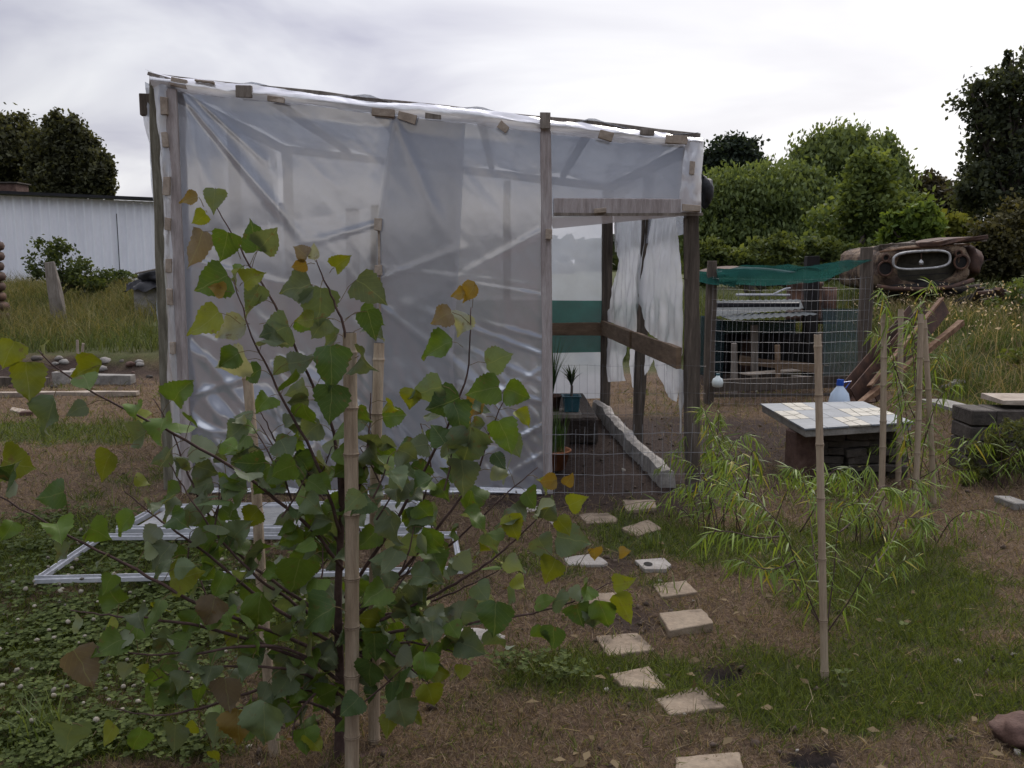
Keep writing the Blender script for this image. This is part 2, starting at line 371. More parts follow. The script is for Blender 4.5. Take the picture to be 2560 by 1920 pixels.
def sheet(name, left, right, nu, nv, m, parent=None, disp=None, seed=0):
    """ruled sheet between two polylines, disp(u,v,pos)->vector offset"""
    def samp(pl, n):
        pl = [Vector(p) for p in pl]; k = len(pl) - 1; o = []
        for i in range(n):
            t = i / (n - 1) * k; j = min(int(t), k - 1); o.append(pl[j].lerp(pl[j + 1], t - j))
        return np.array([tuple(p) for p in o])
    A = samp(left, nv); B = samp(right, nv); u = np.linspace(0, 1, nu)
    V = A[:, None, :] * (1 - u)[None, :, None] + B[:, None, :] * u[None, :, None]
    if disp is not None:
        U, VV = np.meshgrid(u, np.linspace(0, 1, nv)); V = V + disp(U, VV, V)
    idx = np.arange(nu * nv).reshape(nv, nu)
    Fc = np.stack([idx[:-1, :-1], idx[:-1, 1:], idx[1:, 1:], idx[1:, :-1]], -1).reshape(-1, 4)
    return npmesh(name, V.reshape(-1, 3), Fc, m, parent, smooth=True)

# ------------------------------------------------------------------ ground
GREEN = [(120, 1085, 320, 28, .8), (380, 1180, 220, 26, .6), (120, 1240, 260, 30, .5), (1330, 1430, 160, 30, .5), (60, 1600, 520, 260, .85), (1420, 1690, 260, 60, .9), (1980, 1370, 330, 75, 1.0), (2330, 1500, 300, 130, .8), (2150, 1740, 380, 100, .9), (1560, 1335, 130, 30, .7),
         (180, 1370, 300, 60, 1), (280, 1070, 230, 28, .6), (1600, 1450, 90, 22, .5), (200, 850, 420, 70, .8), (2120, 1270, 130, 60, .6), (250, 1860, 380, 60, .8),
         (1680, 1455, 60, 25, .6), (600, 1500, 300, 120, .8), (1560, 1280, 60, 20, .3), (2400, 900, 260, 160, .9)]
SOILP = [(1600, 1255, 330, 42, 1.2), (1850, 1110, 240, 80, 1.2), (1540, 1400, 110, 60, .8), (1700, 1500, 80, 40, .5), (1560, 1560, 160, 60, .8), (650, 1790, 160, 60, 1), (1830, 1620, 90, 40, .4), (1800, 1690, 60, 28, 3.5),
         (2030, 1900, 75, 30, 3.5), (1250, 1250, 240, 30, .6), (1500, 1840, 260, 40, .5), (150, 930, 360, 42, 1.3), (1540, 1130, 300, 90, 2), (1850, 960, 200, 40, 1.2), (2300, 1230, 180, 40, .6)]
def patches(px, py, L_):
    v = 0
    for cx, cy, rx, ry, k in L_: v = v + k * np.exp(-(((px - cx) / rx) ** 2 + ((py - cy) / ry) ** 2) * 1.2)
    return v
def masks(x, y, z):
    px, py = proj(x, np.maximum(y, 1.2), z)
    wx = (fbm(x * 2.2, y * 2.2, 31) - .5) * 160; wy = (fbm(x * 2.2 + 9, y * 2.2, 37) - .5) * 70
    g = patches(px + wx, py + wy, GREEN) + (fbm(x * 1.3, y * 1.3, 3) - .5) * 1.3 + (fbm(x * 7, y * 7, 4) - .5) * 1.0
    s = patches(px + wx * .25, py + wy * .25, SOILP) + (fbm(x * 1.7, y * 1.7, 8) - .5) * .8 + (fbm(x * 8, y * 8, 14) - .5) * .5
    far = ss(10.5, 13, y); g = g * (1 - far) + far * .75
    s = s * (1 - ss(12.0, 13, y))
    return np.clip(ss(.15, .85, g), 0, 1), np.clip(ss(.3, .95, s), 0, 1)
def axis(a, b, st, far, grow=1.12):
    v = list(np.arange(a, b, st)); s = st; p = v[-1]
    hi = []
    while p < far[1]: s *= grow; p += s; hi.append(p)
    s = st; p = v[0]; lo = []
    while p > far[0]: s *= grow; p -= s; lo.append(p)
    return np.array(lo[::-1] + v + hi)
gx = axis(-7, 9, .055, (-400, 400)); gy = axis(1.6, 14.5, .055, (-300, 600))
X, Y = np.meshgrid(gx, gy); Z = terr(X, Y)
mg, ms = masks(X, Y, Z)
px_, py_ = proj(X, np.maximum(Y, 1.2), Z)
hole = patches(px_, py_, [(1805, 1692, 48, 24, 1), (2030, 1902, 70, 28, 1)]); Z = Z - .03 * ss(.3, .7, hole)
clod = (fbm(X * 14, Y * 14, 77, 3) - .5) * .035 * ms; Z = Z + clod
V = np.stack([X, Y, Z], -1).reshape(-1, 3); idx = np.arange(X.size).reshape(X.shape)
Fc = np.stack([idx[:-1, :-1], idx[:-1, 1:], idx[1:, 1:], idx[1:, :-1]], -1).reshape(-1, 4)
GM = mat('garden_ground'); t = NT(GM)
at = t.attr('Col'); sp3 = t.new('ShaderNodeSeparateXYZ'); t.l.new(at, sp3.inputs[0])
nn = t.noise(5, 8, .7); nf = t.noise(60, 5, .75)
dry = t.ramp(nf, [(.3, (.055, .034, .024)), (.5, (.13, .087, .056)), (.72, (.26, .18, .118))])
dry = t.mix(.5, dry, t.ramp(nn, [(.38, (.42, .38, .36)), (.62, (1.15, 1.12, 1.08))]), 'MULTIPLY')
grn = t.ramp(nf, [(.3, (.028, .032, .012)), (.5, (.06, .07, .022)), (.72, (.11, .12, .045))])
soi = t.ramp(nf, [(.3, (.020, .013, .010)), (.5, (.048, .032, .025)), (.74, (.10, .071, .054))])
c1 = t.mix(sp3.outputs[0], dry, grn); c2 = t.mix(sp3.outputs[1], c1, soi)
c3 = t.mix(sp3.outputs[2], c2, (.012, .011, .012))
b = t.new('ShaderNodeBsdfPrincipled'); t.l.new(c3, b.inputs['Base Color']); b.inputs['Roughness'].default_value = .95; b.inputs['Specular IOR Level'].default_value = .15
t.l.new(t.bump(t.noise(45, 6, .8), .9, .03), b.inputs['Normal']); t.finish(b.outputs[0])
gcol = np.stack([mg, ms, ss(.35, .6, hole)], -1).reshape(-1, 3)
ground = npmesh('ground', V, Fc, GM, col=gcol, smooth=True); tag(ground, kind='structure')

# ------------------------------------------------------------------ ground cover
def scatter(n, y0, y1, pw=1.6, xm=.66, extra=.3):
    u = rng.random(n); k = 1 - pw
    yy = (y0 ** k + u * (y1 ** k - y0 ** k)) ** (1 / k)
    xx = (rng.random(n) * 2 - 1) * (xm * yy + extra); return xx, yy
def inside_gh(x, y): return (x > -2.35) & (x < 1.3) & (y > 5.6) & (y < 9.1)
Z5 = lambda l: [(1200 + a * .4642, 1150 + b_ * .4642) for a, b_ in l]
TILEQ = [Z5(l) for l in ([(767, 232), (942, 228), (951, 272), (787, 285)], [(533, 315), (575, 300), (700, 297), (740, 330), (735, 350), (575, 355)], [(762, 378), (905, 342), (985, 385), (840, 422)], [(455, 550), (612, 518), (692, 572), (655, 590), (470, 575)],
  [(833, 558), (990, 552), (1030, 590), (1000, 612), (885, 613)], [(925, 690), (1110, 660), (1170, 730), (975, 758)], [(548, 738), (773, 735), (790, 815), (610, 817)], [(962, 870), (1195, 848), (1260, 930), (1015, 965)], [(620, 970), (850, 948), (940, 1045), (690, 1075)],
  [(700, 1180), (905, 1148), (1012, 1250), (760, 1250)], [(945, 1305), (1170, 1242), (1325, 1355), (1020, 1400)], [(1055, 1632), (1390, 1622), (1420, 1720), (1040, 1730)])]
for ex_, ey_, ea_, eb_ in ((1805, 1692, 46, 20), (2030, 1904, 72, 24)): TILEQ.append([(ex_ + ea_ * math.cos(k * .524) * (1 + .2 * (k % 3 == 0)), ey_ + eb_ * math.sin(k * .524)) for k in range(12)])
BT = np.array([[-.5, 0, 0], [.5, 0, 0], [.38, .5, .0], [-.38, .5, .0], [.0, 1, 0]])
def blades(name, x, y, length, width, lean, c0, c1, z0=0.0, bend=.35, jitter=.35, parent=None, kind='stuff', label=None):
    n = len(x); z = terr(x, y) + z0
    a = rng.random(n) * 2 * np.pi; ln = lean * rng.random(n) ** .7
    t1 = np.stack([np.cos(a) * np.sin(ln), np.sin(a) * np.sin(ln), np.cos(ln)], -1)
    ln2 = np.minimum(ln + bend * (0.5 + rng.random(n)), 1.65)
    t2 = np.stack([np.cos(a) * np.sin(ln2), np.sin(a) * np.sin(ln2), np.cos(ln2)], -1)
    wa = rng.random(n) * 2 * np.pi; wv = norm(np.cross(t1, np.stack([np.cos(wa), np.sin(wa), np.zeros(n)], -1)))
    l = (length * (1 - jitter + 2 * jitter * rng.random(n)))[:, None]; wd = width if np.ndim(width) == 0 else width[:, None]
    p0 = np.stack([x, y, z - .004], -1); pm = p0 + t1 * l * .5; pt = pm + t2 * l * .5
    V = np.stack([p0 - wv * wd / 2, p0 + wv * wd / 2, pm + wv * wd * .4, pm - wv * wd * .4, pt], 1).reshape(-1, 3)
    i = (np.arange(n) * 5)[:, None]
    tri = np.concatenate([i + [[0, 1, 2]], i + [[0, 2, 3]], i + [[3, 2, 4]]], 0)
    k = rng.random((n, 1)); col = np.array(c0) * (1 - k) + np.array(c1) * k; col = col * (.7 + .6 * rng.random((n, 1)))
    return V, tri, np.repeat(col, 5, 0)
def merge(parts):
    V = []; Fs = []; Cs = []; b = 0
    for v, f, c in parts: V.append(v); Fs.append(f + b); Cs.append(c); b += len(v)
    return np.concatenate(V), np.concatenate(Fs), np.concatenate(Cs)
def ontile(x, y):
    px, py = proj(x, y, terr(x, y)); o_ = np.zeros(len(x), bool)
    for pl in TILEQ:
        mx_ = sum(q[0] for q in pl) / len(pl); my_ = sum(q[1] for q in pl) / len(pl); pl = [(mx_ + (q[0] - mx_) * .88, my_ + (q[1] - my_) * .84) for q in pl]
        c = np.zeros(len(x), bool); n = len(pl)
        for i in range(n):
            (x1, y1), (x2, y2) = pl[i], pl[(i + 1) % n]
            if y1 == y2: continue
            c ^= ((y1 > py) != (y2 > py)) & (px < (x2 - x1) * (py - y1) / (y2 - y1) + x1)
        o_ |= c
    return o_
def keep(x, y, prob): return rng.random(len(x)) < prob
def lod(y): return 1 + (y - 2.5) * .16
# --- dead mown grass
x, y = scatter(230000, 2.1, 11.2); g, s = masks(x, y, terr(x, y)); m_ = keep(x, y, (1 - g) * (1 - .82 * s) + .12) & ~inside_gh(x, y) & ~ontile(x, y)
x, y = x[m_], y[m_]
o = npmesh('dry_grass', *(lambda a: (a[0], a[1], BLADE, None, a[2]))(blades('', x, y, .032 * lod(y), .0021 * lod(y), 1.5, (.075, .054, .038), (.32, .245, .17))))
tag(o, kind='stuff'); o['label'] = 'short dead brown grass covering the yard'
# --- green lawn
x, y = scatter(210000, 2.1, 11.2); g, s = masks(x, y, terr(x, y)); m_ = keep(x, y, (g * .95 + .05) * (1 - .8 * s)) & ~inside_gh(x, y) & ~ontile(x, y)
x, y = x[m_], y[m_]
o = npmesh('green_grass', *(lambda a: (a[0], a[1], BLADE, None, a[2]))(blades('', x, y, .05 * lod(y), .003 * lod(y), 1.0, (.04, .06, .012), (.145, .175, .035))))
tag(o, kind='stuff'); o['label'] = 'green lawn grass growing in patches'
# --- straws
x, y = scatter(1500, 2.1, 9.0); m_ = ~inside_gh(x, y) & ~ontile(x, y); x, y = x[m_], y[m_]
o = npmesh('straw_litter', *(lambda a: (a[0], a[1], BLADE, None, a[2]))(blades('', x, y, .075, .0022, 1.55, (.18, .13, .08), (.40, .32, .21), z0=.012, bend=.1)))
tag(o, kind='stuff'); o['label'] = 'scattered dry straw and stalks on the ground'
# --- clover: three round leaflets + flowers
def clover(n):
    x, y = scatter(n, 2.1, 5.2, 1.4)
    px, py = proj(x, y, terr(x, y)); q = patches(px, py, [(60, 1620, 560, 270, 1.5), (1380, 1690, 200, 40, .55), (550, 1500, 300, 100, .9)])
    return x, y, ss(.2, .6, q + (fbm(x * 5, y * 5, 51) - .5) * .8) * (.22 + .6 * ss(.42, .62, fbm(x * 3.2, y * 3.2, 88)))
x, y, q = clover(60000); m_ = keep(x, y, q); x, y = x[m_], y[m_]; n = len(x)
z = terr(x, y) + .02 + rng.random(n) * .05
LT = np.array([[0, 0, 0], [.35, .3, .08], [.42, .75, .05], [0, 1, 0], [-.42, .75, .05], [-.35, .3, .08]]); LF = np.array([[0, 1, 2, 3], [0, 3, 4, 5]])
VV = []; CC = []; a0 = rng.random(n) * 6.28; til = rng.normal(0, .3, (n, 3)) + [0, 0, 1]
sz = (.012 + .007 * rng.random(n)) * lod(y)
for k in range(3):
    a = a0 + k * 2.094; t_ = np.stack([np.cos(a), np.sin(a), .15 + 0 * a], -1); fr = frames(t_, til) * sz[:, None, None]
    v, f = inst(LT, LF, fr, np.stack([x, y, z], -1)); VV.append((v, f, np.repeat((np.array([.045, .062, .014]) + rng.random((n, 1)) ** 2 * np.array([.06, .07, .02])), 6, 0)))
a = merge(VV); o = npmesh('clover', a[0], a[1], BLADE, None, a[2]); tag(o, kind='stuff'); o['label'] = 'white clover leaves carpeting the lawn'
x, y, q = clover(3000); m_ = keep(x, y, q ** 2 * .17); x, y = x[m_], y[m_]
ex = rng.random(150); ex_x = -3.2 + 2.4 * rng.random(230); ex_y = 2.7 + 1.5 * rng.random(230) ** 1.3; x = np.concatenate([x, ex_x]); y = np.concatenate([y, ex_y])
n = len(x); sph = []; 
ang = np.linspace(0, 2 * np.pi, 8, endpoint=False)
TV = [[0, 0, -.6]] + [[.8 * math.cos(a) * (1 + .15 * (i % 2)), .8 * math.sin(a) * (1 + .15 * (i % 2)), -.25] for i, a in enumerate(ang)] + [[.85 * math.cos(a + .3), .85 * math.sin(a + .3), .3] for a in ang] + [[0, 0, .75]]
TF = [[0, 1 + (i + 1) % 8, 1 + i] for i in range(8)] + [[1 + i, 1 + (i + 1) % 8, 9 + i] for i in range(8)] + [[1 + (i + 1) % 8, 9 + (i + 1) % 8, 9 + i] for i in range(8)] + [[9 + i, 9 + (i + 1) % 8, 17] for i in range(8)]
sz = .006 + .007 * rng.random(n); fr = frames(rng.normal(0, 1, (n, 3)), rng.normal(0, .2, (n, 3)) + [0, 0, 1]) * sz[:, None, None]
v, f = inst(np.array(TV), np.array(TF), fr, np.stack([x, y, terr(x, y) + .055 + .05 * rng.random(n)], -1))
o = npmesh('clover_flowers', v, f, BLADE, None, np.repeat(np.array([.34, .31, .25]) * (.45 + .75 * rng.random((n, 1))), 18, 0), smooth=False); tag(o, kind='stuff'); o['label'] = 'small white clover flower heads dotted through the lawn'
# --- tall grass on the banks and behind
def tall(n, x0, x1, y0, y1, ln, wd, c0, c1, prob=None):
    x = x0 + (x1 - x0) * rng.random(n); y = y0 + (y1 - y0) * rng.random(n)
    if prob is not None: m_ = keep(x, y, prob(x, y)); x, y = x[m_], y[m_]
    return blades('', x, y, ln, wd, .55, c0, c1, bend=.7)
prL = lambda x, y: ss(.3, .6, fbm(x * .9, y * .9, 61)) * (x < -1)
prR = lambda x, y: (.12 + .88 * ss(.42, .6, fbm(x * 1.6, y * 1.6, 66) + .08 * ss(4, 5, x))) * ss(3.9, 4.9, x)
a = merge([tall(42000, -14, -1.2, 12.1, 22, .30, .010, (.04, .06, .016), (.13, .15, .045), lambda x, y: .25 + .75 * ss(.35, .55, fbm(x * 1.5, y * 1.2, 44))),
           tall(26000, -14, -1.2, 12.6, 22, .48, .009, (.09, .09, .035), (.22, .19, .085), prL)])
o = npmesh('tall_grass', a[0], a[1], BLADE, None, a[2]); tag(o, kind='stuff'); o['label'] = 'rough tall grass on the left bank below the white shed'
a = merge([tall(34000, 3.9, 9.5, 7.3, 15, .22, .008, (.05, .08, .02), (.14, .17, .05), prR),
           tall(13000, 3.9, 9.5, 7.6, 14.5, .36, .007, (.12, .11, .05), (.34, .27, .16), prR),
           tall(9000, 1.5, 8.5, 13.2, 18, .5, .012, (.05, .08, .02), (.16, .17, .07))])
o = npmesh('tall_grass', a[0], a[1], BLADE, None, a[2]); tag(o, kind='stuff'); o['label'] = 'tall weedy grass on the right slope below the wrecked car'
# seed heads on right
n = 1100; x = 4.6 + 4.2 * rng.random(n); y = 9.6 + 3.6 * rng.random(n); z = terr(x, y) + .18 + .3 * rng.random(n)
fr = frames(rng.normal(0, .5, (n, 3)) + [0, 0, -.3], rng.normal(0, 1, (n, 3))) * (.022 + .02 * rng.random(n))[:, None, None]
v, f = inst(np.array([[0, 0, 0], [.3, .5, 0], [0, 1.3, 0], [-.3, .5, 0]]), np.array([[0, 1, 2, 3]]), fr, np.stack([x, y, z], -1))
o = npmesh('oat_seed_heads', v, f, BLADE, None, np.repeat(np.array([.55, .42, .28]) * (.6 + .6 * rng.random((n, 1))), 4, 0)); tag(o, kind='stuff'); o['label'] = 'pale dangling seed heads of wild oats below the wrecked car'

# ------------------------------------------------------------------ background trees
KITE = np.array([[0, -.5, 0], [.33, -.05, .06], [0, .5, 0], [-.33, -.05, .06]]); KF = np.array([[0, 1, 2, 3]])
NARR = np.array([[0, -.5, 0], [.11, -.05, .03], [0, .5, -.05], [-.11, -.05, .03]])
def tree(name, base, Yd, lobes, n, leaf, c0, c1, label, cat='tree', group=None, tmpl=KITE, droop=0.0, trunk=.18, shell=.55, depthk=.75, clump=.18, twigs=True):
    """lobes: list of (px,py,rx,ry) pixel ellipses at distance Yd, made into real 3D ellipsoids"""
    bp = P(base, 900, Yd); bz = float(terr(bp.x, Yd)); root = thing(name, (bp.x, Yd, bz), label, cat, group)
    k = Yd / F * 1.0; Ls = []
    for (px, py, rx, ry) in lobes:
        c = P(px, py, Yd + random.uniform(-.5, .5) * rx * k); Ls.append((c, rx * k, rx * k * depthk, ry * k))
    vol = np.array([l[1] * l[3] for l in Ls]); cnt = (n * vol / vol.sum()).astype(int); pts = []; cc = []
    for (c, a, b_, h), m in zip(Ls, cnt):
        # clumps inside lobe
        nc = max(10, int(m / 34)); d = norm(rng.normal(0, 1, (nc, 3))); so = rng.random() * 40; md = (.72 + .52 * vnoise(d[:, 0] * 2.6 + so, d[:, 2] * 2.6 + d[:, 1] * 1.3 + so))[:, None]; r = md * (shell + (1.14 - shell) * rng.random((nc, 1)) ** .65) * np.where(rng.random((nc, 1)) < .07, 1.16, 1.0); cl = d * r
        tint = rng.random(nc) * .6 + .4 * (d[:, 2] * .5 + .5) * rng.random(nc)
        w_ = rng.integers(0, nc, m); g = cl[w_] + rng.normal(0, clump, (m, 3)) * [1, 1, .8]
        pts.append(np.array(c) + g * [a, b_, h]); cc.append(np.clip(tint[w_] + rng.normal(0, .14, m), 0, 1))
    p = np.concatenate(pts); q = np.concatenate(cc)[:, None]; ok = p[:, 2] > bz + .02; p = p[ok]; q = q[ok]; m = len(p)
    tdir = rng.normal(0, 1, (m, 3)) * (1 - droop) + np.array([0, 0, -1.6]) * droop
    fr = frames(tdir, rng.normal(0, 1, (m, 3))) * (leaf * (.6 + .8 * rng.random(m)))[:, None, None]
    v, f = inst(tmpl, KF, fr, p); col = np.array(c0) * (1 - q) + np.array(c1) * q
    npmesh('crown', v, f, LEAFB, root, np.repeat(col, 4, 0))
    mb = MB(); top = Ls[0][0]
    bpt = Vector((bp.x, Yd, bz - .1)); mid = bpt.lerp(top, .5) + Vector((random.uniform(-.2, .2), 0, 0))
    mb.tube([bpt, mid, top], [trunk, trunk * .7, trunk * .25], 8)
    for (c, a, b_, h) in Ls:
        for q_ in range(5):
            e = c + Vector((random.uniform(-.8, .8) * a, random.uniform(-.8, .8) * b_, random.uniform(-.4, .85) * h))
            s0 = bpt.lerp(top, random.uniform(.3, .8)); mb.tube([s0, s0.lerp(e, .5) + Vector((0, 0, .1 * h)), e], [trunk * .35, trunk * .2, trunk * .06], 5)
    mb.build('trunk', TBARK, root, smooth=True); return root
dk0, dk1 = (.032, .034, .02), (.115, .12, .06)
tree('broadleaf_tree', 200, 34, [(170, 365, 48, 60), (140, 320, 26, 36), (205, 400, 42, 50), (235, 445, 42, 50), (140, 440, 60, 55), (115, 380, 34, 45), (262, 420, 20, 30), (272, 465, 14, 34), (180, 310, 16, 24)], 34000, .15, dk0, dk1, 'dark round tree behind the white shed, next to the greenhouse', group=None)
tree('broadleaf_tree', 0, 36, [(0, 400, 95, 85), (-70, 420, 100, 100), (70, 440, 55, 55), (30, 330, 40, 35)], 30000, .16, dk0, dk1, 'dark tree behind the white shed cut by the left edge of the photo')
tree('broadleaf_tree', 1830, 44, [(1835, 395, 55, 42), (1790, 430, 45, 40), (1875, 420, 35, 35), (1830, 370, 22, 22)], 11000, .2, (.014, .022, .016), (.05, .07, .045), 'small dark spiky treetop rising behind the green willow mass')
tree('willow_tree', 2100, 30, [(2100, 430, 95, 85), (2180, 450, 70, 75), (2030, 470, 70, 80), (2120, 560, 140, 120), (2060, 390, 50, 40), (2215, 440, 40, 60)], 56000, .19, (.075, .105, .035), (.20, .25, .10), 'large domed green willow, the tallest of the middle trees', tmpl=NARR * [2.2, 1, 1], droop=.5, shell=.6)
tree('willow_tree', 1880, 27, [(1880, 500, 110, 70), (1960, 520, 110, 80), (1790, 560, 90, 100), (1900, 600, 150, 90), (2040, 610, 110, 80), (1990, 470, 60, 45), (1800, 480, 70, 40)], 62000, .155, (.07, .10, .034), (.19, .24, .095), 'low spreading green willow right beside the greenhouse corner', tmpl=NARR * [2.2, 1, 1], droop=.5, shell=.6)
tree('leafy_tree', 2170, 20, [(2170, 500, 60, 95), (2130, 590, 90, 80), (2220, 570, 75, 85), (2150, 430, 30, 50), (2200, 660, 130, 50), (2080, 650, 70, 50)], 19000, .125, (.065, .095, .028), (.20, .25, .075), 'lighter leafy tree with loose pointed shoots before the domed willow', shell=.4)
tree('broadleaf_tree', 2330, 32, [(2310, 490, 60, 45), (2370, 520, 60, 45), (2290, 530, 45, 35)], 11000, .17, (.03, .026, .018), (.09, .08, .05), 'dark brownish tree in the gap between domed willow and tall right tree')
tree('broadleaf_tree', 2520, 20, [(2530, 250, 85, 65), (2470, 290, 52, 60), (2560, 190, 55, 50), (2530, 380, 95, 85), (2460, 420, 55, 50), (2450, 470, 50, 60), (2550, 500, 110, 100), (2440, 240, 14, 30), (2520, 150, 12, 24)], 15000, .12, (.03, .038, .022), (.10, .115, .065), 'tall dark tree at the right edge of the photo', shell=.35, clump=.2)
tree('leafy_bush', 2260, 18, [(2260, 570, 45, 38), (2310, 560, 35, 40), (2290, 600, 60, 30)], 3200, .17, (.06, .10, .02), (.20, .27, .06), 'bright green bush with upright shoots behind the car hood', 'bush')
tree('leafy_bush', 2390, 18.5, [(2390, 570, 40, 32), (2430, 590, 40, 26), (2360, 600, 40, 26)], 2600, .16, (.10, .11, .02), (.26, .27, .06), 'yellow green bush above the right half of the wrecked car', 'bush')
tree('thicket_bush', 2520, 16, [(2530, 600, 80, 80), (2470, 640, 55, 60), (2590, 660, 70, 70)], 12000, .085, (.035, .036, .018), (.12, .11, .05), 'brownish thorny bush on the slope at the right edge', 'bush')
tree('thicket_bush', 1900, 19, [(1850, 655, 60, 30), (1930, 640, 50, 45), (1990, 665, 60, 24), (2060, 645, 45, 44), (2120, 662, 60, 28), (1775, 650, 40, 48), (2170, 650, 40, 36)], 13000, .11, (.045, .065, .02), (.15, .18, .055), 'low green undergrowth behind the chicken pen', 'bush')
tree('leafy_bush', 160, 17.5, [(160, 670, 50, 45), (110, 650, 40, 45), (200, 700, 50, 30), (230, 690, 40, 35), (150, 620, 20, 25)], 2600, .075, (.03, .045, .015), (.12, .15, .05), 'scrubby bush with bare twigs in front of the white shed', 'bush', trunk=.04, clump=.22)
tree('leafy_bush', 280, 20, [(290, 700, 40, 18), (340, 705, 30, 14)], 900, .08, (.03, .05, .015), (.10, .13, .04), 'low green weed clump at the foot of the white shed', 'bush', trunk=.03)

tree('slope_bush', 2500, 11.5, [(2500, 790, 50, 40), (2560, 760, 60, 50), (2450, 815, 40, 26)], 2600, .07, (.05, .075, .02), (.16, .20, .06), 'green weedy bush on the right slope below the scrap heap', 'bush', trunk=.02, tmpl=NARR * [2, 1, 1])
tree('slope_bush', 2560, 9.2, [(2560, 930, 50, 60), (2500, 960, 40, 30)], 1500, .06, (.06, .08, .02), (.18, .21, .06), 'green weedy bush on the right slope behind the block wall', 'bush', trunk=.02, tmpl=NARR * [2, 1, 1])
tree('slope_bush', 2460, 5.9, [(2470, 1150, 50, 45), (2530, 1120, 60, 55), (2420, 1190, 30, 22)], 1500, .045, (.05, .06, .02), (.15, .16, .055), 'sparse brownish weeds growing against the block wall', 'bush', trunk=.008, tmpl=NARR * [1.5, 1.4, 1])
# distant tree belt closing the horizon all round
def belt():
    V = []; Fs = []; Cs = []; b = 0
    n = 26000; a = rng.random(n) * 6.283; d = 75 + 25 * rng.random(n); x = np.sin(a) * d; y = np.cos(a) * d
    hh = (1.8 + 2.2 * fbm(a * 9, a * 0 + 3, 91)); z = rng.random(n) ** .8 * hh + .5
    fr = frames(rng.normal(0, 1, (n, 3)), rng.normal(0, 1, (n, 3))) * (1.1 + .8 * rng.random(n))[:, None, None]
    v, f = inst(KITE, KF, fr, np.stack([x, y, z], -1)); c = np.array([.02, .028, .014]) + rng.random((n, 1)) * np.array([.04, .05, .025])
    o = npmesh('far_woodland', v, f, LEAFB, None, np.repeat(c, 4, 0)); tag(o, kind='stuff'); o['label'] = 'far belt of dark trees on the horizon'
belt()

# ------------------------------------------------------------------ white corrugated shed
A = P(-420, 700, 21.5); B = P(760, 700, 25.0)
sh = thing('metal_shed', (A.x, A.y, .7), 'long white corrugated steel shed with dark roof edge at far left', 'shed')
ax_ = (B - A); ax_.z = 0; Lw = ax_.length; ad = ax_.normalized(); nrm = Vector((ad.y, -ad.x, 0))
zt0 = P(0, 490, 22.75).z; zt1 = P(390, 507, 23.9).z
nx = int(Lw / .03); V = []; 
def wtop(s): return zt0 + (zt1 - zt0) * ((s - 4.3) / 4.0)
prof = []
for i in range(nx + 1):
    s = i * Lw / nx; ph = (s % .2) / .2; dd = .055 * (1 if ph < .25 else (1 - (ph - .25) / .12 if ph < .37 else (0 if ph < .88 else (ph - .88) / .12)))
    prof.append((s, dd))
vv = []; 
for s, dd in prof:
    p = A + ad * s + nrm * dd; vv.append((p.x, p.y, .4))
for s, dd in prof:
    p = A + ad * s + nrm * dd; vv.append((p.x, p.y, wtop(s)))
vv = np.array(vv); ii = np.arange(nx); Fc = np.stack([ii, ii + 1, ii + 1 + nx + 1, ii + nx + 1], -1)
npmesh('wall', vv, Fc, WHITEW, sh)
def S_(s, z, off=0): p = A + ad * s + nrm * off; return Vector((p.x, p.y, z))
MB().box(S_(0, wtop(0) + .06, .0), S_(Lw, wtop(Lw) + .06, .0), .5, .07).build('roof_edge', BLACK, sh)
rb = MB(); rb.add([S_(0, wtop(0) + .1, .2), S_(Lw, wtop(Lw) + .1, .2), S_(Lw, wtop(Lw) + .35, -5), S_(0, wtop(0) + .35, -5)], [(0, 1, 2, 3)]); rb.build('roof', GREYSH, sh)
MB().box(S_(0, 1.8, -.2), S_(0, 1.8, -5), .1, 2.7).build('end_wall', WHITEW, sh)
sx = 4.3 + (318 / 390.) * 3.9
MB().box(S_(sx, wtop(sx) - .09, .06), S_(Lw, wtop(Lw) - .10, .06), .02, .15).build('dark_gap', DARK, sh)
s2 = 4.3 + 215 / 390. * 3.8; MB().box(S_(s2, .5, .045), S_(s2, wtop(s2) - .35, .045), .02, .02).build('panel_seam', BLACK, sh)
ch = thing('brick_chimney', P(25, 486, 27), 'low brick chimney block showing above the white shed roof', 'chimney')
c = P(15, 480, 27); MB().cube(c, (1.0, .7, .45)).build('stack', BRICK, ch, bevel=.01); MB().cube(c + Vector((0, 0, .245)), (1.12, .8, .035)).build('cap', DSTONE, ch)

# tyre stack at left edge
tx = P(-30, 740, 15.5); gz = float(terr(tx.x, 15.5))
for i in range(8):
    z = gz + .09 + i * .175; ring = []
    mb = MB(); n = 20; off = Vector((random.uniform(-.03, .03), random.uniform(-.03, .03), 0)); vs = []; 
    for j in range(n):
        a = 2 * math.pi * j / n
        for k in range(8):
            b2 = 2 * math.pi * k / 8; rr = .24 + .075 * math.cos(b2)
            vs.append(Vector((tx.x, 15.5, z)) + off + Vector((rr * math.cos(a), rr * math.sin(a), .085 * math.sin(b2))))
    mb.add(vs, [(j * 8 + k, ((j + 1) % n) * 8 + k, ((j + 1) % n) * 8 + (k + 1) % 8, j * 8 + (k + 1) % 8) for j in range(n) for k in range(8)])
    o = mb.build('tyre', RUST, None, smooth=True); tag(o, 'old dark tyre in the stack before the shed, at the left photo edge', 'tyre', 'tyres stacked at the left edge')

